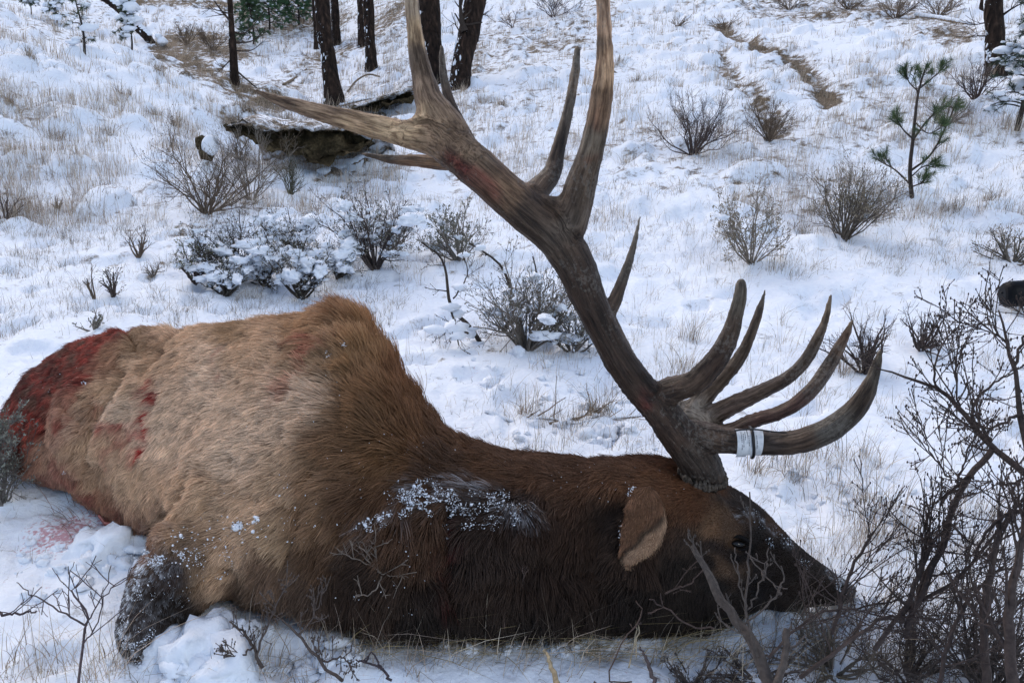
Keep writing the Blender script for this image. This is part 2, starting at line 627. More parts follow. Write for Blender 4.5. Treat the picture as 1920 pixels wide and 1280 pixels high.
def trunk(pts, widths, label, name='pine_tree', group=None, cat='tree', limbs=(), extra_top=4.0, mat=None, snow_patch=0, tdepth=None):
    """pts: pixel polyline base->top, widths px"""
    b0, t0 = ground(*pts[0])
    if tdepth: t0 = tdepth
    root = empty(name, b0)
    tag(root, label, cat, group)
    W3 = [P(x, y, t0) for x, y in pts]
    W3[0] = W3[0] - np.array([0, 0, 0.12])
    d = W3[-1] - W3[-2]
    d = d / np.linalg.norm(d)
    W3.append(W3[-1] + d * extra_top)
    wd = list(widths) + [widths[-1] * 0.6]
    C = crom(np.hstack([np.array(W3), np.array(wd)[:, None] * t0 / F / 2]), 60)
    Pt = C[None, :, :3]; R = C[None, :, 3].copy()
    zz = Pt[0, :, 2] - b0[2]
    R = R * (1 + 0.30 * np.exp(-np.maximum(zz, 0) / 0.12))[None]
    S = 28
    V, fs = tubes(Pt, R, S, True)
    nn = V.shape[0]
    c = np.repeat(Pt[0], S, 0); c = np.vstack([c, Pt[0, :1], Pt[0, -1:]])
    dr = V - c
    V = V + norm(dr) * (np.abs(noise(V * [38, 38, 11])) * 0.10 * R.mean() + noise(V * [12, 12, 6]) * 0.10 * R.mean())[:, None]
    obj('trunk', V, fs, mat or M_BARK, root)
    for lp, lw in limbs:
        L3 = np.array([P(x, y, t0 + dz) for x, y, dz in lp])
        C = crom(np.hstack([L3, (np.linspace(lw, lw * 0.25, len(lp)) * t0 / F / 2)[:, None]]), 12)
        Pm, Rm = C[None, :, :3], C[None, :, 3]
        B, RB = branch(Pm, Rm, 7, 0.25, ang=0.8, rs=0.5)
        V, fs = merge([tubes(Pm, Rm, 6), tubes(B, np.maximum(RB, 0.002), 4)])
        obj('limb', V, fs, M_TWIG, root, colr=np.broadcast_to(np.array([0.055, 0.042, 0.035]), V.shape))
    if snow_patch:
        k = snow_patch
        j = rng.integers(2, 26, k)
        ang = rng.uniform(2.4, 4.6, k)
        cc = Pt[0, j] + np.stack([np.cos(ang), np.sin(ang) * 0.9, 0 * ang], -1) * R[0, j][:, None] * 0.98
        s = rng.uniform(0.012, 0.03, (k, 1)) * np.array([[0.5, 0.9, 1.6]])
        V, fs = blobs(cc, s, ICO1, 0.3, rot=False)
        tag(obj('snow_patch', V, fs, M_SNOW, root), kind='stuff')
    return root


trunk([(440, 158), (436, 80), (431, 0)], [16, 13, 10], 'thin young tree with bare side limbs on the slope crest', 'young_tree', cat='tree',
      limbs=[([(436, 45, 0), (415, 20, -.1), (400, 0, -.2)], 5), ([(437, 60, 0), (460, 62, .1), (490, 30, .2)], 4),
             ([(437, 80, 0), (470, 78, .1), (500, 60, .2)], 4), ([(438, 28, 0), (400, 18, -.2), (365, 15, -.3)], 3),
             ([(438, 95, 0), (470, 95, -.1), (495, 78, -.1)], 3), ([(440, 130, 0), (475, 160, .1), (505, 185, .2)], 4),
             ([(440, 105, 0), (420, 125, .1), (405, 140, .1)], 3)])
TG = 'dark pine trunks in the gully'
trunk([(628, 192), (616, 110), (607, 50), (603, 0)], [33, 27, 27, 28], 'dark rough pine trunk with its base lowest, just above the dark cut bank', group=TG, snow_patch=26)
trunk([(598, 92), (594, 40), (592, 0)], [15, 14, 14], 'slim black pine trunk hidden partly behind a thicker one', group=TG)
trunk([(632, 84), (629, 40), (627, 0)], [14, 14, 15], 'slim reddish trunk just behind and beside the lowest-standing trunk', group=TG)
trunk([(697, 132), (693, 60), (690, 0)], [20, 19, 20], 'dark trunk with snow flecks standing above a fallen bent branch', group=TG, snow_patch=12)
trunk([(682, 86), (680, 40), (679, 0)], [18, 18, 18], 'brown trunk tucked behind the snow-flecked one above the bent branch', group=TG)
trunk([(815, 160), (812, 100), (806, 50), (803, 0)], [40, 36, 38, 40], 'thick dark pine trunk behind the upright antler tine', group=TG, snow_patch=20)
trunk([(862, 162), (868, 110), (880, 60), (892, 0)], [38, 34, 40, 38], 'leaning thick pine trunk with a fork and snow down one side', group=TG, snow_patch=55,
      limbs=[([(872, 60, -.1), (866, 40, -.1), (862, 0, -.1)], 16), ([(895, 32, 0), (905, 28, .1), (918, 31, .1)], 4), ([(862, 60, -.1), (852, 45, -.1), (845, 50, -.1)], 3)])
trunk([(1872, 140), (1866, 90), (1863, 0)], [36, 33, 32], 'single dark pine trunk on the slope beside the snowy fir', group=None, snow_patch=10,
      limbs=[([(1878, 30, 0), (1900, 15, -.1), (1920, 5, -.2)], 5), ([(1852, 42, 0), (1838, 45, .1), (1825, 48, .1)], 3), ([(1850, 68, 0), (1830, 68, .1), (1815, 72, .1)], 3)])
trunk([(1842, 18), (1843, 5), (1844, -10)], [10, 9, 9], 'thin short-looking stem just behind the single trunk on the slope', 'young_tree')

# leaning snag with snow at upper left
r0_, t0_ = ground(287, 85)
root = empty('leaning_snag', r0_)
tag(root, 'bent bare dead snag leaning down to the snow', 'dead tree')
C = crom(np.hstack([np.array([P(x, y, t0_) for x, y in [(292, 92), (278, 72), (256, 50), (225, 20), (190, -5), (150, -25)]]), (np.array([9, 16, 16, 13, 11, 9]) * t0_ / F / 2)[:, None]]), 30)
V, fs = tubes(C[None, :, :3], C[None, :, 3], 12, True)
obj('trunk', V + 0.006 * noise(V * 30)[:, None], fs, M_BARK, root)
cs = C[6:28:1, :3] + [0.02, 0, 0.05]
V, fs = blobs(cs, np.tile([[0.06, 0.05, 0.03]], (len(cs), 1)), ICO2, 0.2)
obj('snow_ridge', V, fs, M_SNOW, root)
V, fs = blobs([P(304, 78, t0_), P(297, 68, t0_)], [[0.09, 0.09, 0.07], [0.06, 0.06, 0.05]], ICO3, 0.15)
o = obj('snow_pillow', V, fs, M_SNOW, root)


# ------------------------------------------------------------------ conifers
def needles(Pt, nper, L, wd, tufts=None, spread=0.8, lo=0.2):
    M, K0, _ = Pt.shape
    idx = np.repeat(np.arange(M), nper)
    u_ = (lo + (1 - lo) * rng.uniform(0, 1, len(idx)) ** 0.6) * (K0 - 1)
    i = np.minimum(u_.astype(int), K0 - 2); f = (u_ - i)[:, None]
    p = Pt[idx, i] * (1 - f) + Pt[idx, i + 1] * f
    T = norm(Pt[idx, i + 1] - Pt[idx, i])
    D = norm(T * 0.7 + rng.normal(0, spread, (len(idx), 3)))
    Sd = norm(np.cross(D, rng.normal(0, 1, (len(idx), 3)))) * wd
    Ls = (L * rng.uniform(0.6, 1.1, len(idx)))[:, None]
    V = np.stack([p - Sd, p + Sd, p + D * Ls], 1).reshape(-1, 3)
    return V, [np.arange(len(idx) * 3).reshape(-1, 3)]


def sapling(px, py, limbs, label, lowfrac=0.6, green=(0.05, 0.10, 0.035), trunkw=8, snow=0, ntw=9, name='pine_sapling', nn=70, L=0.06, snow_s=0.04, cat='sapling', tr=None):
    b0, t0 = ground(px, py)
    root = empty(name, b0); tag(root, label, cat)
    tw = []; allb = []
    for k, (lp, lw) in enumerate(limbs):
        L3 = np.array([P(q[0], q[1], t0 + (q[2] if len(q) > 2 else 0)) for q in lp])
        if k == 0: L3[0] = b0 - [0, 0, 0.03]
        C = crom(np.hstack([L3, (np.linspace(lw, max(lw * 0.3, 1.5), len(lp)) * t0 / F / 2)[:, None]]), 12)
        tw.append(tubes(C[None, :, :3], C[None, :, 3], 6))
        if k: allb.append(C[:, :4])
        else: allb.append(C[7:, :4][np.linspace(0, 4, 12).astype(int)])
    A = np.array(allb)
    B, RB = branch(A[:, :, :3], A[:, :, 3], ntw, 0.11, ang=0.6, lo=0.35, upb=0.35)
    tw.append(tubes(B, np.maximum(RB, 0.0016), 4))
    V, fs = merge(tw)
    obj('trunk', V, fs, M_TWIG, root, colr=np.broadcast_to(np.array([0.07, 0.055, 0.048]), V.shape))
    V, fs = needles(B, nn, L, max(0.0009, t0 * 0.00016), lo=0.45, spread=0.55)
    sel = np.repeat(vary(green, len(V) // 3, 0.45), 3, 0)
    yel = np.repeat(rng.uniform(0, 1, len(V) // 3) < 0.25, 3)
    sel[yel] = sel[yel] * [2.2, 1.5, 1.2]
    obj('needles', V, fs, M_NEEDLE, root, smooth=False, colr=sel)['kind'] = 'stuff'
    if snow:
        pts = B.reshape(-1, 3); c = pts[rng.choice(len(pts), snow)]
        V, fs = blobs(c + [0, 0, 0.01], rng.lognormal(0, .4, (snow, 1)) * snow_s * np.array([[1, .9, .6]]), ICO2, 0.3)
        tag(obj('snow_load', V, fs, M_SNOW, root), kind='stuff')
    return root


sapling(1712, 372, [([(1712, 372), (1706, 320), (1712, 260), (1718, 200), (1724, 165), (1738, 120)], 9),
                    ([(1712, 262), (1740, 225, .1), (1770, 200, .15), (1796, 205, .2)], 5), ([(1708, 320), (1745, 290, -.1), (1775, 235, -.1), (1795, 185, 0)], 5),
                    ([(1706, 345), (1680, 320, .1), (1660, 308, .1), (1648, 302, .1)], 4), ([(1714, 262), (1695, 245, -.1), (1682, 225, -.1)], 4),
                    ([(1722, 172), (1705, 155, .1), (1700, 138, .1)], 3), ([(1726, 165), (1750, 145, 0), (1772, 124, 0)], 3),
                    ([(1710, 330), (1732, 312, -.1), (1755, 315, -.1)], 3), ([(1710, 350), (1725, 345, -.1), (1740, 342, -.1)], 3),
                    ([(1716, 230), (1740, 250, -.2), (1765, 240, -.2)], 3)],
        'open young pine sapling with sparse green needle tufts on the snow slope', green=(0.065, 0.12, 0.05))


def fir(px, py, hpx, wpx, label, snow=60, snow_s=0.05, green=(0.035, 0.06, 0.035), nb=26, sparse=1.0, name='snowy_fir', droop=0.2, nn=26, group=None):
    b0, t0 = ground(px, py)
    H = hpx * t0 / F; W = wpx * t0 / F
    root = empty(name, b0); tag(root, label, 'small tree', group)
    z = np.linspace(0, 1, 10)
    snow_s = snow_s * 0.62; snow = int(snow * 1.6)
    C = np.stack([b0[0] + 0.02 * np.sin(z * 5), b0[1] + 0 * z, b0[2] - 0.05 + z * H], -1)
    parts = [tubes(C[None], (np.linspace(0.022, 0.005, 10) * max(0.5, H))[None], 7)]
    hz = rng.uniform(0.12, 0.98, nb); a = rng.uniform(0, 6.28, nb)
    Lb = W / 2 * (1.05 - hz) ** 0.7 * rng.uniform(0.6, 1.15, nb)
    s = np.linspace(0, 1, 7)[None, :, None]
    D = np.stack([np.cos(a), np.sin(a), 0 * a], -1)
    B = (b0 + np.stack([0 * hz, 0 * hz, hz * H], -1))[:, None] + D[:, None] * s * Lb[:, None, None]
    B[:, :, 2] += (0.35 * s[..., 0] - droop * 2.2 * s[..., 0] ** 2) * Lb[:, None]
    RB = np.maximum(0.006 * (1 - 0.7 * np.linspace(0, 1, 7))[None] * np.ones((nb, 1)), 0.002)
    Cc, RC = branch(B, RB, 6, 0.35 * W / 2, ang=0.7, upb=0.05, lo=0.2)
    parts += [tubes(B, RB, 5), tubes(Cc, np.maximum(RC, 0.0015), 3)]
    V, fs = merge(parts)
    obj('trunk', V, fs, M_TWIG, root, colr=np.broadcast_to(np.array([0.05, 0.04, 0.035]), V.shape))
    V, fs = needles(Cc, int(nn * sparse), 0.045, max(0.0012, t0 * 0.00025), lo=0.1)
    green = tuple(np.array(green) * 1.3)
    obj('needles', V, fs, M_NEEDLE, root, smooth=False, colr=np.repeat(vary(green, len(V) // 3, 0.5), 3, 0))['kind'] = 'stuff'
    if snow:
        pts = np.concatenate([B[:, 3:].reshape(-1, 3), Cc.reshape(-1, 3)])
        c = pts[rng.choice(len(pts), snow)]
        V, fs = blobs(c + [0, 0, snow_s * .35], rng.lognormal(0, .5, (snow, 1)) * snow_s * np.array([[1.1, .9, .5]]), ICO2, 0.35)
        tag(obj('snow_load', V, fs, M_SNOW, root), kind='stuff')
    return root


fir(1905, 245, 250, 190, 'snow-loaded dark green fir cut off by the edge beside the single trunk', snow=130, snow_s=0.032, nb=44, nn=34)
fir(107, 48, 70, 70, 'small snowy fir between two others near the top edge', snow=50, snow_s=0.05, green=(0.05, 0.07, 0.03))
fir(58, 28, 55, 55, 'small fir with heavy yellowish snow pads, closest to the corner', snow=40, snow_s=0.05)
fir(157, 97, 130, 62, 'spindly small fir with a bare lower stem and a thin side stick', snow=34, snow_s=0.035, nb=18, green=(0.05, 0.07, 0.03), sparse=0.7)
fir(246, 92, 95, 60, 'small dark fir at the foot of the leaning snag', snow=50, snow_s=0.05, green=(0.03, 0.05, 0.02))
fir(505, 58, 100, 130, 'bushy green fir between the thin young tree and the pine trunks', snow=40, snow_s=0.04, green=(0.06, 0.13, 0.06), nb=60, nn=60)
fir(560, 48, 90, 120, 'green fir touching the black trunk near the top edge', snow=30, snow_s=0.04, green=(0.06, 0.13, 0.06), nb=56, nn=60)
fir(475, 85, 90, 90, 'low green fir beside the bare limbs of the thin young tree', snow=30, snow_s=0.035, green=(0.06, 0.11, 0.055), nb=44, nn=60)

# ------------------------------------------------------------------ earth banks
m, n, l, b = new_mat('dark_earth', 0.95, 0.05)
pos = geo_pos(n)
t = ntex(n, l, 18, 8, pos, 0.7)
l.new(ramp(n, l, t.outputs[0], [(0.3, (0.012, 0.010, 0.006)), (0.52, (0.055, 0.043, 0.025)), (0.72, (0.17, 0.13, 0.075))]).outputs[0], b.inputs['Base Color'])
bump(n, l, b, t.outputs[0], 1.0, 0.04)
M_EARTH = m


def bank(top, bot, tt, label, name='earth_bank', inset=0.12):
    tp = crom([(x, y, 0) for x, y in top], 50); bt_ = crom([(x, y, 0) for x, y in bot], 50)
    rows = 16
    V = []
    for j in range(rows):
        s = j / (rows - 1)
        q = tp * (1 - s) + bt_ * s
        dep = tt + inset * math.sin(math.pi * min(1, s * 1.15)) * 0.9 - s * 0.15
        V.append(P(q[:, 0], q[:, 1], np.full(50, dep)))
    V = np.array(V).reshape(-1, 3)
    nzv = np.stack([fbm(V * 7, 4, 1) * 0.12, fbm(V * 7, 4, 2) * 0.16, fbm(V * 11, 4, 3) * 0.10], -1)
    V = V + nzv
    ix = np.arange(rows * 50).reshape(rows, 50)
    Q = np.stack([ix[:-1, :-1], ix[:-1, 1:], ix[1:, 1:], ix[1:, :-1]], -1).reshape(-1, 4)
    o = obj(name, V, [Q], M_EARTH)
    tag(o, label, 'earth bank')
    return o


g1, tg1 = ground(560, 318)
print('bank t', tg1, g1)
TB = tg1 - 0.02
bank([(434, 238), (470, 238), (520, 242), (580, 240), (640, 240), (702, 256)], [(434, 242), (465, 262), (520, 284), (570, 300), (640, 300), (702, 262)], TB,
     'dark undercut earth bank below a snow lip, under the long antler tip')
g2, tg2 = ground(700, 212)
bank([(668, 200), (700, 190), (735, 178), (775, 170)], [(668, 206), (700, 203), (735, 196), (775, 188)], tg2 - 0.05, 'thin strip of bare earth under the snow ledge by the pine trunks', inset=0.12)


def snow_lip(pts, tt, back, label, name='snow_ledge', rise=0.015, drop=3):
    """snow sheet rolling over the edge of a bank and running back into the slope"""
    n_ = 90
    C = crom([(x, y, 0) for x, y in pts], n_)
    E = P(C[:, 0], C[:, 1], np.full(n_, tt))
    E[:, 1] += 0.10 * fbm(E * 5, 3, 11); 
    rows = []
    prof_ = [(-0.005, -drop * tt / F), (-0.035, -0.6 * drop * tt / F), (-0.045, 0.0), (-0.03, rise * .8), (0.03, rise * 1.2), (0.12, rise * 1.1), (0.25, rise * .8)]
    for dy, dz in prof_:
        r_ = E.copy(); r_[:, 1] += dy; r_[:, 2] += dz * (1 + 0.7 * noise(E * 13, 5)) + 0.012 * noise(E * 30, 7); rows.append(r_)
    for sb in np.linspace(0.4, 1, 9):
        r_ = E.copy(); r_[:, 1] += 0.25 + (back - .25) * sb
        g_ = height(r_[:, 0], r_[:, 1]) - 0.04
        bl = sm(np.full(n_, sb), 0.3, 1.0)
        r_[:, 2] = (r_[:, 2] + rise * .8) * (1 - bl) + g_ * bl + 0.03 * fbm(r_ * 6, 3, 15)
        rows.append(r_)
    V = np.array(rows)
    # narrow the overhang to nothing towards both ends
    ef = sm(np.minimum(np.arange(n_), np.arange(n_)[::-1]) / 16.0, 0, 1)
    for k_ in range(7):
        V[k_, :, 2] = V[2, :, 2] + (V[k_, :, 2] - V[2, :, 2]) * (0.15 + 0.85 * ef)
    m_ = len(rows); V = V.reshape(-1, 3)
    ix = np.arange(m_ * n_).reshape(m_, n_)
    Q = np.stack([ix[:-1, :-1], ix[1:, :-1], ix[1:, 1:], ix[:-1, 1:]], -1).reshape(-1, 4)
    o = obj(name, V, [Q], M_GROUND, attrs={'soil': np.full(len(V), 0.5), 'blood': np.zeros(len(V))})
    tag(o, label, 'snow', kind='structure')
    return E


LIP = snow_lip([(425, 236), (450, 231), (480, 238), (520, 243), (560, 240), (610, 243), (650, 240), (690, 248), (712, 262)], TB - 0.03, 1.0, 'snow running over the top of the dark cut bank')
LIP2 = snow_lip([(655, 202), (680, 196), (720, 182), (760, 171), (795, 163)], tg2 - 0.1, 0.8, 'rounded snow ledge between the pine trunks')
pts_ = []
for x, y in [(435, 250), (452, 262), (468, 276), (490, 287), (512, 296), (535, 303), (560, 311), (590, 315), (620, 314), (650, 312), (675, 303), (692, 290), (704, 276), (665, 320), (640, 326), (700, 300), (715, 285)]:
    for _ in range(4):
        g_, _t = ground(x + rng.normal(0, 9), y + rng.normal(4, 4), False); g_[1] -= 0.05
        if _t < tg1 + 0.6: pts_.append(g_)
pts_ = np.array(pts_)
V, fs = blobs(pts_, rng.lognormal(0, .35, (len(pts_), 1)) * np.array([[.09, .07, .05]]), ICO3, 0.45, 1.6)
tag(obj('snow_heaps', V, fs, M_SNOW), 'snow heaped along the foot of the dark cut bank', 'snow', kind='stuff')
# fallen logs
m, n, l, b = new_mat('dead_wood', 0.85, 0.15)
mp = n.new('ShaderNodeMapping'); mp.inputs['Scale'].default_value = (0.3, 1, 1)
l.new(geo_pos(n), mp.inputs[0]); t = ntex(n, l, 40, 6, mp.outputs[0])
l.new(ramp(n, l, t.outputs[0], [(0.3, (0.05, 0.04, 0.03)), (0.6, (0.22, 0.17, 0.12)), (0.8, (0.38, 0.31, 0.23))]).outputs[0], b.inputs['Base Color'])
bump(n, l, b, t.outputs[0], 0.6, 0.01)
M_DEAD = m


def log(pts, w0, w1, label, snowy=True, name='fallen_log', cat='log', twigs=0):
    mid = pts[len(pts) // 2]
    g0, t0 = ground(*pts[0])
    W = []
    for p in pts:
        gq, tq = ground(p[0], p[1] + (p[2] if len(p) > 2 else 0))
        W.append(P(p[0], p[1], tq))
    W = np.array(W)
    root = empty(name, W[0]); tag(root, label, cat)
    C = crom(np.hstack([W, (np.linspace(w0, w1, len(W)) * t0 / F / 2)[:, None]]), 26)
    A, RA = C[None, :, :3], C[None, :, 3]
    parts = [tubes(A, RA, 8, True)]
    if twigs:
        B, RB = branch(A, RA, twigs, 0.18, ang=0.8, rs=0.5, upb=0.2)
        parts.append(tubes(B, np.maximum(RB, 0.001), 4))
    V, fs = merge(parts)
    obj('wood', V + 0.1 * w0 * t0 / F * noise(V * 25)[:, None] * 0.4, fs, M_DEAD, root)
    if snowy:
        s = (C[:, 3] * 1.1)[:, None] * np.array([[1.6, 1.2, 0.8]])
        V, fs = blobs(C[:, :3] + np.array([0, 0, 1])[None] * C[:, 3:4], s, ICO2, 0.25)
        tag(obj('snow_cap', V, fs, M_SNOW, root), kind='stuff')


log([(605, 328), (640, 318), (675, 300), (700, 284)], 14, 8, 'snow-topped log just below the dark cut bank')
log([(532, 160), (555, 146), (575, 130)], 7, 4, 'short pale stick on the snow behind the long antler tip', False)
log([(652, 172, 2), (668, 152, 12), (690, 140, 14), (712, 144, 4)], 4, 3, 'thin bent fallen branch below the trunk with snow flecks', False, 'fallen_branch', 'branch')
log([(1720, 32), (1770, 38), (1815, 46)], 9, 6, 'pale snow-dusted log near the top beside the single trunk', True)
log([(640, 198), (680, 188), (730, 182)], 4, 4, 'slim snow-covered pole lying across the gully by the trunks', True, 'fallen_pole')

# boulder / snow pillow in left slope
g0, t0 = ground(385, 300)
root = empty('snow_capped_stump', g0); tag(root, 'small dark stump with a rounded snow cap on the left slope', 'stump')
V, fs = blobs([P(388, 285, t0), P(378, 268, t0 + .1)], [[.045, .05, .10], [0.05, 0.05, 0.05]], ICO3, 0.2); obj('wood', V, fs, M_EARTH, root)
V, fs = blobs([P(395, 272, t0 - .03)], [[.05, .06, .07]], ICO3, 0.12); tag(obj('snow_cap', V, fs, M_SNOW, root), kind='stuff')

# ------------------------------------------------------------------ shrubs
shrub(385, 400, 175, 300, 'bare brown shrub spreading wide on the slope above the snow-laden sagebrush', 'bare_shrub', n=26, sub=9, sub2=4, tw=BROWNTWIG, r0=0.005, leaf=(0.17, 0.14, 0.10), nleaf=1, ll=0.014, wig=0.2)
shrub(470, 375, 130, 180, 'brown twiggy shrub growing into its neighbour below the snow hollow', 'bare_shrub', n=18, sub=8, sub2=4, tw=GREYTWIG, r0=0.004, wig=0.2)
shrub(545, 365, 80, 60, 'small dark shrub just under the end of the cut bank', 'bare_shrub', n=14, sub=8, sub2=3, tw=(0.06, 0.06, 0.04), r0=0.004)
SG = dict(tw=(0.055, 0.047, 0.04), leaf=(.15, .145, .11), nleaf=4, wig=.22, sub=9)
shrub(440, 520, 130, 170, 'dense snow-laden sagebrush with dark bare stems leaning up', n=20, snow=60, snow_s=0.026, r0=0.006, **SG)
shrub(365, 532, 90, 80, 'tall-stemmed snowy sagebrush at the outer end of the clump', n=12, snow=24, snow_s=0.026, tw=DARKTWIG, leaf=GREENSAGE)
shrub(420, 555, 60, 90, 'low snow-covered sagebrush with a dark hollow beneath', n=14, snow=36, snow_s=0.026, **SG)
shrub(500, 535, 100, 150, 'rounded sagebrush almost buried in snow in the middle of the clump', n=16, snow=80, snow_s=0.032, **SG)
shrub(565, 560, 115, 110, 'snow-covered sagebrush just behind the hump of the elk', n=16, snow=60, snow_s=0.03, **SG)
shrub(545, 460, 70, 130, 'snowy sagebrush higher up at the back of the clump', n=14, snow=50, snow_s=0.03, **SG)
shrub(635, 520, 90, 120, 'low sagebrush under thick snow pads beside the taller woody one', n=14, snow=56, snow_s=0.032, **SG)
shrub(705, 505, 160, 190, 'tall woody sagebrush with snow pads and long bare stems', n=22, snow=56, snow_s=0.03, r0=0.007, tw=(0.07, 0.055, 0.05), leaf=SAGE, nleaf=5)
shrub(740, 480, 100, 70, 'feathery grey-green sagebrush at the edge of the snowy clump', n=12, snow=14, snow_s=0.02, tw=GREYTWIG, leaf=SAGE, nleaf=6, ll=0.022)
shrub(860, 488, 110, 110, 'light feathery sagebrush with little snow behind the elk', n=16, snow=10, snow_s=0.025, tw=GREYTWIG, leaf=SAGE, nleaf=6, ll=0.02)
shrub(985, 655, 190, 190, 'snow-dusted sagebrush standing behind the near antler beam', n=26, sub=9, snow=30, snow_s=0.024, r0=0.006, tw=GREYTWIG, leaf=SAGE, nleaf=3, ll=0.015)
shrub(1075, 660, 110, 110, 'low frosty twig clump partly hidden behind the antler beam', n=16, snow=22, snow_s=0.022, tw=GREYTWIG, leaf=SAGE)
shrub(1300, 288, 120, 150, 'dark bare shrub with dense fine twigs on the open snow', 'bare_shrub', n=26, sub=9, sub2=4, tw=DARKTWIG, r0=0.005, wig=0.2)
shrub(1440, 265, 80, 100, 'brown bushy shrub at the foot of the eroded track', 'bare_shrub', n=24, sub=8, sub2=4, tw=BROWNTWIG, r0=0.004)
shrub(1410, 492, 150, 160, 'pale feathery dried sagebrush left of the darker one', n=20, snow=5, snow_s=0.02, tw=(0.20, 0.17, 0.14), leaf=SAGEDRY, nleaf=5, r0=0.004)
shrub(1580, 450, 150, 190, 'dark-stemmed spreading sagebrush with pale tips on the open slope', n=28, sub=9, snow=3, snow_s=0.02, tw=(0.09, 0.075, 0.06), leaf=SAGEDRY, nleaf=3, r0=0.005)
shrub(1900, 492, 70, 140, 'grey brown shrub cut by the edge above the black tube', n=18, sub=8, tw=(0.10, 0.09, 0.075), leaf=SAGEDRY, nleaf=2)
shrub(1620, 700, 125, 120, 'dark budded shrub behind the tallest antler tine tips', 'bare_shrub', n=18, sub=7, sub2=3, tw=DARKTWIG, r0=0.006, lean=(-0.03, 0))
shrub(1728, 655, 80, 130, 'small dark upright bare shrub on clear snow', 'bare_shrub', n=18, sub=6, sub2=3, tw=DARKTWIG, r0=0.005)
shrub(1040, 32, 55, 110, 'dark bare bush at the top edge above the trunkless slope', 'bare_shrub', n=18, sub=7, sub2=3, tw=DARKTWIG)
shrub(960, 55, 40, 60, 'small leaning bare bush near the top of the slope', 'bare_shrub', n=8, sub=5, sub2=2, tw=DARKTWIG)
shrub(1270, 50, 25, 60, 'small brown tussock-like bush above the tracks', 'bare_shrub', n=16, sub=6, sub2=0, tw=BROWNTWIG)
shrub(1362, 55, 30, 70, 'low brown bush at the head of the eroded track', 'bare_shrub', n=18, sub=6, sub2=0, tw=BROWNTWIG)
k = 0
for px, py, hh, ww, lab in ((1480, 18, 30, 90, 'low brush patch at the top edge, nearest the eroded tracks'), (1590, 18, 45, 110, 'brown brush patch midway along the top edge brush line'),
                            (1680, 34, 55, 110, 'dense brown brush patch just above the pale log'), (1760, 30, 50, 100, 'brush patch between the pale log and the single trunk')):
    shrub(px, py, hh, ww, lab, 'brush_patch', n=20, sub=7, sub2=3, tw=BROWNTWIG, group='brush along the top of the slope')
shrub(1830, 185, 80, 110, 'dark tangled bare bush at the foot of the single trunk', 'bare_shrub', n=20, sub=8, sub2=3, tw=DARKTWIG)
shrub(1770, 235, 70, 120, 'fine grey twig bush beside the pine sapling', 'bare_shrub', n=16, sub=8, sub2=3, tw=GREYTWIG)
shrub(350, 85, 45, 60, 'brown brush below the far snow slope, beside the snag', 'brush_patch', n=16, sub=7, sub2=2, tw=BROWNTWIG)
shrub(400, 95, 50, 80, 'dark brown brush next to the thin young tree', 'brush_patch', n=20, sub=7, sub2=3, tw=BROWNTWIG)
shrub(10, 410, 60, 100, 'thin bare twiggy bush cut off by the edge on the left slope', 'bare_shrub', n=9, sub=5, sub2=3, tw=DARKTWIG)
shrub(108, 392, 28, 26, 'tiny dark tuft-like bush alone on the left snow', 'bare_shrub', n=10, sub=4, sub2=0, tw=BROWNTWIG)
shrub(212, 555, 65, 50, 'small sage plant with grey leaves on the snow above the rump', 'sage_plant', n=8, sub=5, sub2=2, tw=DARKTWIG, leaf=SAGE, nleaf=2)
shrub(178, 560, 70, 30, 'single forked dry stalk beside the small sage plant', 'dry_stalk', n=4, sub=2, sub2=1, tw=BROWNTWIG)
shrub(530, 250, 0.1, 0.1, '', n=1) if False else None
shrub(260, 480, 70, 50, 'wiry brown dry plant between the left edge and the snowy clump', 'dry_stalk', n=8, sub=5, sub2=2, tw=BROWNTWIG)
shrub(285, 520, 45, 40, 'thin grey sprig beside the outermost snowy sagebrush', 'dry_stalk', n=6, sub=4, sub2=2, tw=GREYTWIG)
shrub(175, 618, 35, 60, 'low grey sage sprig just above the red rump', 'sage_plant', n=9, sub=4, sub2=2, tw=GREYTWIG, leaf=SAGE, nleaf=2)
shrub(450, 300, 60, 60, 'brown grassy tuft at the left end of the cut bank', 'bare_shrub', n=12, sub=5, sub2=2, tw=BROWNTWIG)


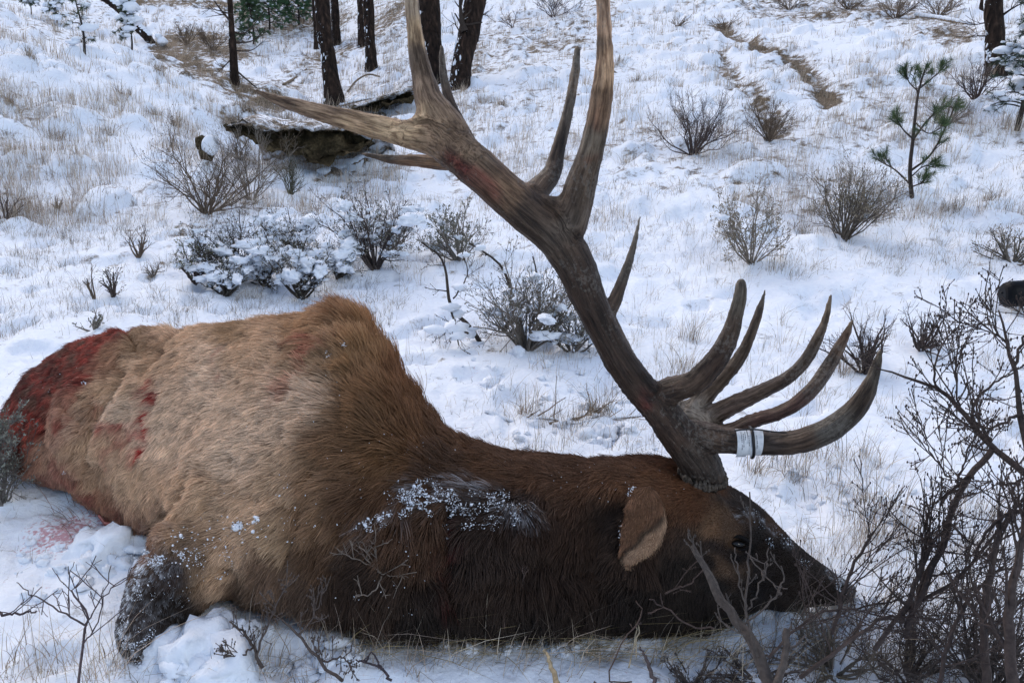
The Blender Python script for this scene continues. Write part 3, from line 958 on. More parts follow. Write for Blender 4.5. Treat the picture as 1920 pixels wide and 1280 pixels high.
def woody(lines, label, name, cat, tt, colr=(0.075, 0.06, 0.055), ntw=4, tl=0.12, base=None, mat=M_TWIG, sub2=3, buds=True, snow=0, group=None, twr=0.45):
    """explicit branches: each a list of (px,py,t) with start/end width px"""
    L3 = [np.array([P(x, y, t_) for x, y, t_ in lp]) for lp, w0, w1 in lines]
    b0 = L3[0][0] if base is None else base
    root = empty(name, b0); tag(root, label, cat, group)
    parts = []; A = []; RA = []
    for q, (lp, w0, w1) in zip(L3, lines):
        tm = np.array([x[2] for x in lp])
        C = crom(np.hstack([q, (np.linspace(w0, w1, len(lp)) * (0.8 if w0 < 30 else 0.7) * tm / F / 2)[:, None]]), 14)
        pt_ = C[:, :3] + 0.0016 * rng.normal(0, 1, (14, 3))
        if True:
            V_, f_ = tubes(pt_[None], C[None, :, 3], 8, True)
            obj('branch' if ntw else 'stem', V_, f_, mat, root, colr=np.asarray(colr)[None] * (0.75 + 0.5 * (noise(V_ * 14) * 0.5 + 0.5))[:, None])
        A.append(pt_); RA.append(C[:, 3])
    A = np.array(A); RA = np.array(RA)
    if ntw:
        B, RB = branch(A, RA, ntw, tl, ang=0.75, rs=twr, wig=0.25, lo=0.1, upb=0.25)
        RB = np.clip(RB, 0.0009, 0.0032)
        parts.append(tubes(B, RB, 5))
        E = B
        if sub2:
            Cc, RC = branch(B, RB, sub2 + 1, tl * 0.42, K=4, ang=0.9, upb=0.2, wig=0.3)
            parts.append(tubes(Cc, np.clip(RC, 0.0006, 0.002), 4)); E = Cc
        if buds:
            tips = np.concatenate([E[:, -1], B[:, -1], E[:, 2]])
            V, fs = blobs(tips, np.tile([[0.0013, 0.0013, 0.0028]], (len(tips), 1)) * rng.uniform(.6, 1.3, (len(tips), 1)), ICO1, 0.2)
            parts.append((V, fs))
    if not ntw: return root
    V, fs = merge(parts)
    cc = np.asarray(colr)[None] * (0.75 + 0.5 * (noise(V * 14) * 0.5 + 0.5))[:, None]
    obj('twigs', V, fs, mat, root, colr=cc)['kind'] = 'stuff'
    if snow:
        pts = A.reshape(-1, 3); c = pts[rng.choice(len(pts), snow)]
        V, fs = blobs(c + [0, 0, 0.008], rng.lognormal(0, .4, (snow, 1)) * np.array([[.03, .02, .013]]), ICO2, 0.3)
        tag(obj('snow_load', V, fs, M_SNOW, root), kind='stuff')
    return root


tw_ = ground(885, 640)[1]
woody([([(905, 650, tw_), (880, 610, tw_), (845, 575, tw_), (838, 520, tw_), (825, 480, tw_), (790, 455, tw_)], 12, 3),
       ([(885, 632, tw_), (865, 620, tw_ - .05), (815, 621, tw_ - .1)], 6, 3), ([(845, 578, tw_), (855, 620, tw_ - .1), (860, 648, tw_ - .15)], 5, 3),
       ([(850, 560, tw_), (875, 520, tw_), (872, 480, tw_)], 4, 2), ([(920, 655, tw_ + .1), (950, 610, tw_ + .1), (960, 560, tw_ + .1), (940, 500, tw_ + .1), (880, 455, tw_)], 14, 3),
       ([(930, 655, tw_), (960, 640, tw_), (1000, 600, tw_ + .1), (1010, 540, tw_ + .2), (1000, 480, tw_ + .2)], 10, 3)],
      'crooked dark woody stems arching out of the snow behind the elk neck', 'woody_stems', 'shrub', tw_, colr=(0.07, 0.055, 0.045), ntw=5, tl=0.13, snow=26)

# dead branch lying on snow behind the neck
td = ground(1150, 790)[1]
log([(915, 775), (960, 790), (1020, 785), (1080, 795)], 9, 4, 'dead branch lying in trampled snow behind the neck', True, 'dead_branch', 'branch', 10)
log([(1030, 795), (1100, 780), (1150, 760), (1215, 700)], 8, 3, 'dead branch slanting toward the antler beam over dry grass', False, 'dead_branch', 'branch', 14)
log([(1080, 795), (1150, 785), (1200, 780)], 6, 3, 'short dead branch end beside the antler beam', True, 'dead_branch', 'branch', 6)

# ------------------------------------------------------------------ the elk
def remesh(V, fs, vox, smooth_it=6, name='tmp'):
    me = mesh_data(name, V, fs)
    o = bpy.data.objects.new(name, me); col.objects.link(o)
    r = o.modifiers.new('r', 'REMESH'); r.mode = 'VOXEL'; r.voxel_size = vox
    if smooth_it:
        s_ = o.modifiers.new('s', 'SMOOTH'); s_.factor = 0.5; s_.iterations = smooth_it
    dg = bpy.context.evaluated_depsgraph_get(); dg.update()
    m2 = bpy.data.meshes.new_from_object(o.evaluated_get(dg))
    bpy.data.objects.remove(o)
    nv = len(m2.vertices); co = np.empty(nv * 3); m2.vertices.foreach_get('co', co)
    nl = len(m2.loops); li = np.empty(nl, np.int32); m2.loops.foreach_get('vertex_index', li)
    nf = len(m2.polygons); lt = np.empty(nf, np.int32); m2.polygons.foreach_get('loop_total', lt)
    ls = np.empty(nf, np.int32); m2.polygons.foreach_get('loop_start', ls)
    fs2 = []
    for kk in (3, 4):
        s2 = ls[lt == kk]
        if len(s2): fs2.append(li[s2[:, None] + np.arange(kk)[None]])
    bpy.data.meshes.remove(m2)
    return co.reshape(-1, 3), fs2


def vnormals(V, fs):
    N = np.zeros_like(V)
    for f in fs:
        nrm = np.cross(V[f[:, 1]] - V[f[:, 0]], V[f[:, 2]] - V[f[:, 0]])
        if f.shape[1] == 4: nrm = nrm + np.cross(V[f[:, 2]] - V[f[:, 0]], V[f[:, 3]] - V[f[:, 0]])
        for j in range(f.shape[1]): np.add.at(N, f[:, j], nrm)
    return norm(N)


FD = [(100, 720, -.8, .5, .030), (60, 800, -.7, .7, .028), (200, 670, -.9, .35, .030), (300, 640, -1, .15, .028), (450, 630, -1, .1, .027), (560, 600, -.9, -.25, .045), (600, 640, -.9, -.1, .045), (640, 565, -.35, -.9, .055), (680, 590, .15, -1, .060),
      (720, 630, .45, -.9, .065), (760, 690, .45, -.85, .065), (800, 740, .35, -.9, .060), (840, 790, .15, -.8, .050), (700, 700, .05, -.9, .06), (640, 700, -.8, -.2, .050), (740, 780, -.45, -.5, .055), (650, 800, -.9, .1, .050), (620, 880, -.8, .5, .050), (700, 880, -.6, .5, .055), (800, 860, -.7, .2, .050),
      (900, 850, -.8, -.3, .035), (900, 900, -.7, .5, .045), (700, 980, -.4, .9, .055), (600, 1000, -.6, .8, .048), (500, 980, -.8, .6, .040), (400, 900, -.9, .45, .027), (300, 850, -.85, .5, .028), (400, 780, -1, .25, .027), (500, 820, -.95, .25, .030), (300, 740, -.95, .3, .028), (250, 930, -.5, .8, .032), (200, 820, -.7, .6, .03), (150, 900, -.6, .7, .03),
      (420, 1050, -.7, .7, .030), (320, 1100, -.3, 1, .012), (290, 1140, -.3, 1, .009), (250, 1150, -.2, 1, .009), (280, 1200, -.1, 1, .008), (520, 1100, -.4, .9, .045), (620, 1120, -.1, 1, .055), (800, 1040, .0, 1, .055), (800, 1160, .1, 1, .06), (1000, 960, -.1, 1, .042), (1000, 1100, 0, 1, .055), (1050, 870, -.9, .15, .028), (1130, 930, -.4, .9, .028), (1200, 1080, -.1, 1, .042), (1200, 880, -.9, .2, .026), (1280, 900, -.5, .5, .022), (1300, 1000, -.5, .8, .018), (1300, 1140, -.2, .9, .026),
      (1350, 960, -.9, .1, .010), (1400, 950, -.9, -.4, .010), (1400, 1060, -.9, .3, .009), (1480, 1040, -.9, -.5, .008), (1560, 1090, -.9, -.4, .006), (1450, 1110, -.9, .4, .009), (1370, 1000, -.8, .1, .005), (1595, 1105, -.9, -.2, .004)]
# stations: top px, bottom px, t at top, t at bottom, half thickness
ST = [((2, 775), (-8, 850), 2.86, 2.78, .12), ((52, 700), (50, 905), 2.86, 2.70, .20), ((140, 640), (165, 958), 2.80, 2.60, .24),
      ((250, 614), (262, 1010), 2.70, 2.44, .26), ((345, 610), (345, 1070), 2.62, 2.32, .27), ((450, 603), (440, 1125), 2.52, 2.20, .27),
      ((560, 590), (540, 1150), 2.45, 2.13, .27), ((640, 568), (640, 1172), 2.42, 2.10, .26), ((708, 628), (725, 1186), 2.38, 2.07, .24),
      ((762, 708), (800, 1193), 2.34, 2.06, .21), ((826, 784), (885, 1197), 2.30, 2.05, .18), ((920, 830), (975, 1199), 2.27, 2.05, .16),
      ((1050, 850), (1070, 1199), 2.25, 2.05, .155), ((1150, 852), (1160, 1196), 2.22, 2.05, .15), ((1235, 852), (1250, 1194), 2.20, 2.06, .14),
      ((1300, 872), (1325, 1190), 2.19, 2.07, .13), ((1352, 900), (1380, 1170), 2.18, 2.09, .115), ((1400, 928), (1430, 1145), 2.17, 2.11, .10),
      ((1450, 972), (1480, 1150), 2.16, 2.12, .082), ((1500, 1022), (1515, 1142), 2.15, 2.13, .066), ((1550, 1060), (1556, 1138), 2.15, 2.14, .058),
      ((1590, 1086), (1588, 1134), 2.15, 2.15, .052), ((1610, 1098), (1606, 1126), 2.15, 2.15, .034)]
ctr = []; hA = []; hB = []
for tp, bt_, tt, tb, th in ST:
    a_, b_ = P(*tp, tt), P(*bt_, tb)
    ctr.append((a_ + b_) / 2); hA.append((a_ - b_) / 2); hB.append(th)
ctr = crom(np.array(ctr), 90); hA = crom(np.array(hA), 90); hB = crom(np.array(hB)[:, None], 90)[:, 0]
S = 48
th = np.linspace(0, 2 * np.pi, S, endpoint=False)
ex = 2 / 2.35
ca = np.sign(np.cos(th)) * np.abs(np.cos(th)) ** ex; sa = np.sign(np.sin(th)) * np.abs(np.sin(th)) ** ex
tang = norm(np.gradient(ctr, axis=0))
Bd = norm(ctr - CAM)
BV = ctr[:, None] + hA[:, None] * ca[None, :, None] + Bd[:, None] * hB[:, None, None] * sa[None, :, None]
K = len(ctr)
V0 = BV.reshape(-1, 3)
kk = np.arange(K - 1)[:, None] * S; ss = np.arange(S)[None]
Q0 = np.stack([kk + ss, kk + (ss + 1) % S, kk + S + (ss + 1) % S, kk + S + ss], -1).reshape(-1, 4)
V0 = np.vstack([V0, ctr[0], ctr[-1]])
c0 = K * S
T0 = np.stack([np.full(S, c0), (np.arange(S) + 1) % S, np.arange(S)], -1)
T1 = np.stack([np.full(S, c0 + 1), (K - 1) * S + np.arange(S), (K - 1) * S + (np.arange(S) + 1) % S], -1)
if True:
    parts = [(V0, [Q0[:, ::-1], np.vstack([T0, T1])[:, ::-1]])]


def ell(px, py, t_, rx, ry, rz, ang=0):
    """ellipsoid in camera frame, rx, ry in px, rz metres, rotated in the image plane"""
    Vb, Fb = ICO3
    s = t_ / F
    x = Vb[:, 0] * rx * s; y = Vb[:, 1] * ry * s; z = Vb[:, 2] * rz
    ca_, sa_ = math.cos(ang), math.sin(ang)
    return (P(px, py, t_) + (x * ca_ - y * sa_)[:, None] * RIGHT + (x * sa_ + y * ca_)[:, None] * UP + z[:, None] * FWD, [Fb])


def limb(pts, n=20):
    """px,py,t,radius px"""
    C = crom(pts, n)
    W3 = P(C[:, 0], C[:, 1], C[:, 2])
    V, fs = tubes(W3[None], (C[:, 3] * C[:, 2] / F)[None], 20, True)
    return V, fs


parts += [ell(470, 930, 2.24, 150, 215, .15, -0.45),          # shoulder
          ell(560, 810, 2.28, 180, 180, .13),
          ell(632, 668, 2.36, 70, 76, .15),                   # withers
          ell(860, 1030, 2.07, 210, 140, .12),
          ell(1270, 1010, 2.09, 120, 120, .11),                # jaw muscle
          ell(1330, 1090, 2.06, 95, 85, .08),
          ell(230, 830, 2.58, 130, 150, .17, 0.5),             # haunch / belly
          limb([(470, 1030, 2.16, 90), (395, 1045, 2.13, 80), (345, 1072, 2.10, 80), (310, 1105, 2.08, 78), (284, 1146, 2.045, 66), (258, 1186, 2.01, 44), (256, 1216, 2.0, 30), (274, 1250, 1.99, 24), (290, 1290, 2.0, 20)], 30),
          ell(1372, 968, 2.08, 40, 26, .03, 0.6)]              # brow
EV, EF = remesh(*merge(parts), 0.0078, 18)
N = vnormals(EV, EF)
if (N * (EV - EV.mean(0))).sum(1).mean() < 0:
    EF = [f[:, ::-1] for f in EF]; N = -N
# folds in the hide
px_, py_, tt_ = proj(EV); q = np.stack([px_, py_], -1)
front = (N @ FWD) < 0.2
disp = np.zeros(len(EV))
for pts, wd, amp in (([(222, 690), (190, 740), (168, 790), (163, 860)], 9, -.020), ([(250, 720), (205, 790), (185, 850)], 13, .012), ([(300, 650), (215, 740), (190, 790)], 10, -.012),
                     ([(345, 920), (300, 975), (268, 1015)], 11, -.030), ([(380, 905), (340, 960), (300, 1015)], 18, .012),
                     ([(240, 618), (255, 650), (210, 700)], 10, -.010), ([(345, 606), (300, 640), (250, 668)], 9, -.010), ([(180, 1000), (110, 930), (60, 900)], 12, -.012),
                     ([(120, 760), (160, 800), (140, 860)], 10, -.008), ([(840, 960), (830, 1040), (840, 1130)], 26, -.030), ([(1120, 980), (1110, 1060)], 40, -.015),
                     ([(590, 880), (560, 960), (520, 1060)], 16, -.010), ([(420, 1075), (350, 1110), (330, 1160)], 14, -.010)):
    disp += np.where(front, 1.9 * amp * np.exp(-(seg_dist(q, pts) / wd) ** 2), 0)
for pts, wd, amp in (([(1400, 1075), (1470, 1100), (1540, 1110)], 8, -.006), ([(1395, 985), (1440, 1010), (1500, 1055)], 9, .006), ([(1330, 1060), (1370, 1100), (1420, 1120)], 14, .009), ([(1350, 1000), (1380, 995), (1412, 1010)], 7, .007), ([(1540, 1085), (1570, 1095)], 8, .005)):
    disp += np.where(front, amp * np.exp(-(seg_dist(q, pts) / wd) ** 2), 0)
# eye socket and nostril
disp += np.where(front, -0.012 * np.exp(-(((px_ - 1378) / 22) ** 2 + ((py_ - 1018) / 13) ** 2)), 0)
disp += np.where(front, -0.006 * np.exp(-(((px_ - 1450) / 18) ** 2 + ((py_ - 1030) / 14) ** 2)), 0)
disp += np.where(front, -0.010 * np.exp(-(((px_ - 1583) / 7) ** 2 + ((py_ - 1100) / 5) ** 2)), 0)
disp += np.where(front, -0.006 * np.exp(-(seg_dist(q, [(1500, 1118), (1550, 1112), (1592, 1112)]) / 3) ** 2), 0)
hd = sm(px_, 1150, 1300)
disp += (0.010 * fbm(EV * 9, 3, 3) + 0.004 * fbm(EV * 28, 2, 4)) * (1 - 0.75 * hd)
Lf = idw([f[:2] for f in FD], [[f[4]] for f in FD], q, 3.5, 25)[:, 0]
disp -= 0.42 * Lf
EV = EV + N * disp[:, None]
N = vnormals(EV, EF)

# coat colour field (real pigment, blood and wet hide), control points follow the photograph
TAN = (.66, .49, .355); TAN2 = (.57, .39, .255); GOLD = (.42, .23, .11); MANE = (.19, .09, .042); MANE2 = (.085, .045, .026); DARK = (.036, .021, .014); BLACK = (.017, .011, .008)
RUF = (.17, .085, .042); RED = (.22, .036, .025); DRED = (.075, .015, .012)
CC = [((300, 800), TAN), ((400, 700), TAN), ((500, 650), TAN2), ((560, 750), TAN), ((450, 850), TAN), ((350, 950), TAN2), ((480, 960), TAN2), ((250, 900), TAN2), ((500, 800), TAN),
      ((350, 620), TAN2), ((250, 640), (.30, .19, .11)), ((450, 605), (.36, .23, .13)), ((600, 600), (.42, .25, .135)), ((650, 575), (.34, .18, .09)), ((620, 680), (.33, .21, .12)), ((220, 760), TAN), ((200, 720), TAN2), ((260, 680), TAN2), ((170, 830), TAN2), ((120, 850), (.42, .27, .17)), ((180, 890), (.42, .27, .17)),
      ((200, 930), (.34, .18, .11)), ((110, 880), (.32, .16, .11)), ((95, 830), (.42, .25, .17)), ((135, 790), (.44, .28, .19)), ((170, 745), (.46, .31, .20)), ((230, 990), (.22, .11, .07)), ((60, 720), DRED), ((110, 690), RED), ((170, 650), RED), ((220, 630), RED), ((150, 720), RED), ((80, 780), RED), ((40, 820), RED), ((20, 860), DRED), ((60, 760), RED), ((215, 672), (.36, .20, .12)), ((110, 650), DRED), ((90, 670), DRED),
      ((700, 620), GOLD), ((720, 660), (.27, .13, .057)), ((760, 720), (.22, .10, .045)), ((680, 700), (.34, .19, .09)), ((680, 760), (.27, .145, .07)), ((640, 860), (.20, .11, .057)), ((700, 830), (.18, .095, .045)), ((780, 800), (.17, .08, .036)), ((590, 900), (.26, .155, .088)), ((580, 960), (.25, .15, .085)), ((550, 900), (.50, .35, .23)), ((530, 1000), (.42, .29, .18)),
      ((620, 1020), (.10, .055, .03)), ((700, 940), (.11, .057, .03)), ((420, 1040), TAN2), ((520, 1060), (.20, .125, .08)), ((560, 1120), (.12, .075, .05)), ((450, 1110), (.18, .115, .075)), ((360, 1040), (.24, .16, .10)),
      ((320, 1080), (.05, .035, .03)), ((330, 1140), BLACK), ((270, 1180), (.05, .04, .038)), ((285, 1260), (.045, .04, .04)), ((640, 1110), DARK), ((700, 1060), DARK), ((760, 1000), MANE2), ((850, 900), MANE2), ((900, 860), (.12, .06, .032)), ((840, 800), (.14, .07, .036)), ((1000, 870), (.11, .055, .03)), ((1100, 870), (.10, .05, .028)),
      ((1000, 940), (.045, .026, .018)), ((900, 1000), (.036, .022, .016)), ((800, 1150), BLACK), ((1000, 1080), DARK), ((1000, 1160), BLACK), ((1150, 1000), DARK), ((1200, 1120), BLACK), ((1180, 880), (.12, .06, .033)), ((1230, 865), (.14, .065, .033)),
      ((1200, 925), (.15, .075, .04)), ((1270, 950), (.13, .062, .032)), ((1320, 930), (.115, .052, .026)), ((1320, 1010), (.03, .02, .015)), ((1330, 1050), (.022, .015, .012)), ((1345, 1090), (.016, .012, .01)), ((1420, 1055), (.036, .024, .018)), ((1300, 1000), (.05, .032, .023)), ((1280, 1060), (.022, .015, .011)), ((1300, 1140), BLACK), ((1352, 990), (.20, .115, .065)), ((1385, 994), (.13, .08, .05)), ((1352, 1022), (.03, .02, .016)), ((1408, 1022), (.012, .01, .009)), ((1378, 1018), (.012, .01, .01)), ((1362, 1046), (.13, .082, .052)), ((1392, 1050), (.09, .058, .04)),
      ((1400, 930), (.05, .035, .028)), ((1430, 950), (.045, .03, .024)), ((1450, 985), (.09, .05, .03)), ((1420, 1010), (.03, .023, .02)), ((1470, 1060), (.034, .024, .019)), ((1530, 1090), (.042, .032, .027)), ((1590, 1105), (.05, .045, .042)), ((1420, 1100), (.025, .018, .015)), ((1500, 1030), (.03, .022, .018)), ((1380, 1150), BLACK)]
BLOODS = [([(285, 735), (295, 760), (270, 790), (245, 818)], 14, (.36, .04, .03), 1.4), ([(300, 700 + 45), (320, 745), (305, 775)], 4, (.2, .03, .03), .8), ([(195, 760), (215, 810), (200, 850)], 9, (.40, .16, .11), .7), ([(205, 805), (235, 805)], 9, (.38, .12, .09), .8),
          ([(625, 640), (565, 700), (535, 745)], 10, (.42, .16, .10), .7), ([(660, 625), (605, 660), (575, 730)], 6, (.42, .14, .10), .7), ([(520, 735), (545, 700)], 8, (.40, .13, .09), .9), ([(440, 665), (425, 680)], 7, (.33, .12, .09), .8), ([(230, 960), (160, 925), (110, 895), (90, 885)], 10, (.20, .055, .04), .8),
          ([(835, 1010), (850, 1050), (825, 1090)], 16, (.10, .012, .012), .7), ([(560, 905), (565, 915)], 6, (.36, .10, .08), .7), ([(100, 790), (130, 770)], 7, RED, .8), ([(195, 740), (170, 790)], 4, (.30, .13, .09), .6)]


def coat(V):
    x, y, t_ = proj(V)
    qq = np.stack([x, y], -1)
    wob = np.stack([fbm(V * 11, 3, 41), fbm(V * 11, 3, 42)], -1) * 45
    qq = qq + wob
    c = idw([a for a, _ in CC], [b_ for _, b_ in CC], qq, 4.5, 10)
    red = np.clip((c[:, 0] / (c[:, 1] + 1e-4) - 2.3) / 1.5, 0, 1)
    mot = fbm(V * [60, 60, 60], 3, 47)
    c = c * (1 + red * np.clip(mot * 2.2, -0.75, 1.0))[:, None]
    rag = red * sm(fbm(V * [34, 34, 80], 3, 53), 0.05, 0.25)
    c = c * (1 - 0.75 * rag[:, None]) + 0.75 * rag[:, None] * np.array([.15, .085, .06])
    for pts, wd, cl, s in BLOODS:
        k_ = s * np.clip(1.3 * np.exp(-(seg_dist(qq + wob * 0.6, pts) / wd) ** 2), 0, 1) * np.clip(0.55 + 1.1 * noise(V * 55, 8), 0.1, 1)
        c = c * (1 - k_[:, None]) + np.array(cl) * k_[:, None]
    # frost clinging to the lower foreleg, the neck band and the nose
    fr = 0.6 * np.exp(-(seg_dist(qq, [(270, 1050), (238, 1110), (228, 1190), (262, 1250)]) / 24) ** 2) + 0.10 * np.exp(-(seg_dist(qq, [(290, 1060), (280, 1150), (272, 1250)]) / 60) ** 2)
    fr = fr + 0.22 * np.exp(-(seg_dist(qq, [(770, 915), (830, 930), (900, 935), (985, 960)]) / 20) ** 2) + 0.1 * np.exp(-(seg_dist(qq, [(680, 985), (740, 960)]) / 18) ** 2)
    fr = fr + 0.6 * np.exp(-(seg_dist(qq, [(1560, 1085), (1600, 1105)]) / 14) ** 2) + 0.25 * np.exp(-(seg_dist(qq, [(1400, 960), (1455, 1000), (1490, 1030)]) / 8) ** 2)
    fr = np.clip(fr * (0.25 + 2.2 * noise(V * 120, 57) + 1.6 * noise(V * 300, 58)), 0, 0.9)[:, None]
    c = c * (1 - fr) + fr * np.array([.72, .77, .85])
    return np.clip(c, 0.004, 0.9)


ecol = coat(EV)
m, n, l, b = new_mat('elk_hide', 0.9, 0.1)
l.new(mix(n, l, 1.0, attr(n, 'tint').outputs['Color'], (0.55, 0.52, 0.5), 'MULTIPLY'), b.inputs['Base Color'])
M_HIDE = m
elk_base = P(800, 1190, 2.06); elk_base[2] = 0
elk = empty('elk', elk_base)
tag(elk, 'dead bull elk lying in the snow with huge antlers and a bloodied rump', 'elk')
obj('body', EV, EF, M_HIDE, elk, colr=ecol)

# ---- ear
EO = [(1206, 915), (1209, 942), (1207, 978), (1198, 1013), (1188, 1043), (1180, 1064)]       # axis base->tip
EW = [(14, 15), (31, 33), (36, 41), (33, 36), (24, 25), (8, 9)]                          # left / right half width px
ax = crom([(x, y) for x, y in EO], 26); ew = crom(EW, 26)
nu = 15
vv = np.linspace(-1, 1, nu)
te0 = np.median(tt_[np.argsort((px_ - 1208) ** 2 + (py_ - 990) ** 2 + 1e6 * (tt_ > 2.15))[:12]]) - 0.035
print('ear t', te0)
d_ax = norm(np.gradient(ax, axis=0)); nrm2 = np.stack([-d_ax[:, 1], d_ax[:, 0]], -1)   # to one side
nrm2[(nrm2[:, 0] < 0)] *= -1
rows = []
for i in range(26):
    wv = np.where(vv < 0, ew[i, 0] * vv, ew[i, 1] * vv)
    qx = ax[i, 0] + nrm2[i, 0] * wv; qy = ax[i, 1] + nrm2[i, 1] * wv
    dep = te0 - 0.020 * np.cos(vv * 1.4) * math.sin(math.pi * min(1, i / 24 + .1)) + 0.02 * (vv > 0) * vv ** 2
    rows.append(P(qx, qy, dep + 0.012 * i / 25))
E1 = np.array(rows); E2 = E1 + FWD * 0.007
ix = np.arange(26 * nu).reshape(26, nu)
q1 = np.stack([ix[:-1, :-1], ix[:-1, 1:], ix[1:, 1:], ix[1:, :-1]], -1).reshape(-1, 4)
off = 26 * nu
edge = np.concatenate([ix[:, 0], ix[-1, 1:], ix[::-1, -1][1:], ix[0, ::-1][1:]])
qe = np.stack([edge[:-1], edge[1:], edge[1:] + off, edge[:-1] + off], -1)
earV = np.concatenate([E1.reshape(-1, 3), E2.reshape(-1, 3)]); earF = [np.concatenate([q1, (q1 + off)[:, ::-1], qe])]
ex_, ey_, _ = proj(earV)
# inner face is the pale lower side beyond the fold line running from (1238,958) to (1163,1042)
lf = (ex_ - 1238) * (1042 - 958) - (ey_ - 958) * (1163 - 1238)
inner = lf > 0
fold = np.exp(-(seg_dist(np.stack([ex_, ey_], -1), [(1236, 962), (1205, 1000), (1165, 1040)]) / 5.5) ** 2)
ecol2 = np.where(inner[:, None], np.array([[.42, .28, .19]]), np.array([[.20, .11, .065]]))
ecol2 = ecol2 * (1 - 0.85 * fold[:, None])  # ear crease darkened, shade put into the tint
earV[:off] += FWD * (0.010 * fold[:off])[:, None]
ear = obj('ear', earV, earF, M_HIDE, elk, colr=ecol2)

# ---- eye
m, n, l, b = new_mat('wet_eye', 0.2, 0.5)
b.inputs['Base Color'].default_value = (0.012, 0.010, 0.009, 1)
eV, eF = ell(1380, 1018, 2.075, 16, 10, .016, -0.15)
epx, epy, ept = proj(EV)
eye_t = ept[np.argmin((epx - 1382) ** 2 + (epy - 1006) ** 2 + 1e6 * ((N @ FWD) > -0.2))]
print('eye t', eye_t)
eV, eF = ell(1382, 1019, eye_t + 0.002, 15, 7.5, .011, -0.15)
obj('eye', eV, eF, m, elk)
ml, n, l, b = new_mat('eyelid', 0.7, 0.15)
b.inputs['Base Color'].default_value = (0.006, 0.005, 0.005, 1)
for pts in ([(1356, 1016), (1368, 1007), (1384, 1005), (1402, 1014), (1412, 1024)], [(1358, 1020), (1370, 1029), (1388, 1031), (1404, 1026)]):
    C = crom([(x, y, eye_t - 0.004) for x, y in pts], 14)
    V, fs = tubes(P(C[:, 0], C[:, 1], C[:, 2])[None], (np.sin(np.linspace(0.3, 2.9, 14)) * 0.0045)[None], 8)
    obj('eyelid', V, fs, ml, elk)

# ---- antlers
m, n, l, b = new_mat('antler', 0.55, 0.35)
ac = attr(n, 'acoord').outputs['Vector']
tA = ntex(n, l, 210, 5, ac, 0.6)
tB = ntex(n, l, 34, 5, ac, 0.65, 0.4)
tC = ntex(n, l, 38, 9, geo_pos(n), 0.7)
tn = attr(n, 'tint').outputs['Color']
s1 = ramp(n, l, tB.outputs[0], [(0.34, (0.26, 0.21, 0.17)), (0.48, (0.85, 0.82, 0.8)), (0.68, (1.6, 1.55, 1.5))]).outputs[0]
s2 = ramp(n, l, tA.outputs[0], [(0.40, (0.35, 0.29, 0.25)), (0.50, (0.95, 0.93, 0.9)), (0.62, (1.25, 1.25, 1.25))]).outputs[0]
s3 = ramp(n, l, tC.outputs[0], [(0.35, (0.7, 0.66, 0.62)), (0.65, (1.15, 1.15, 1.15))]).outputs[0]
cA = mix(n, l, 1.0, tn, s1, 'MULTIPLY'); cA = mix(n, l, 0.8, cA, s2, 'MULTIPLY'); cA = mix(n, l, 1.0, cA, s3, 'MULTIPLY')
# grey weathered speckle
tD = ntex(n, l, 130, 4, geo_pos(n), 0.7)
tE = ntex(n, l, 7, 3, geo_pos(n), 0.5)
mm = n.new('ShaderNodeMath'); mm.operation = 'MULTIPLY'; l.new(tD.outputs[0], mm.inputs[0]); l.new(tE.outputs[0], mm.inputs[1])
rg = ramp(n, l, mm.outputs[0], [(0.295, (0, 0, 0)), (0.35, (0.4, 0.4, 0.4))]).outputs[0]
cA = mix(n, l, rg, cA, (0.22, 0.20, 0.175))
l.new(cA, b.inputs['Base Color'])
ah = n.new('ShaderNodeMath'); ah.operation = 'ADD'; l.new(tA.outputs[0], ah.inputs[0]); l.new(tB.outputs[0], ah.inputs[1])
bump(n, l, b, ah.outputs[0], 1.0, 0.006)
M_ANT = m


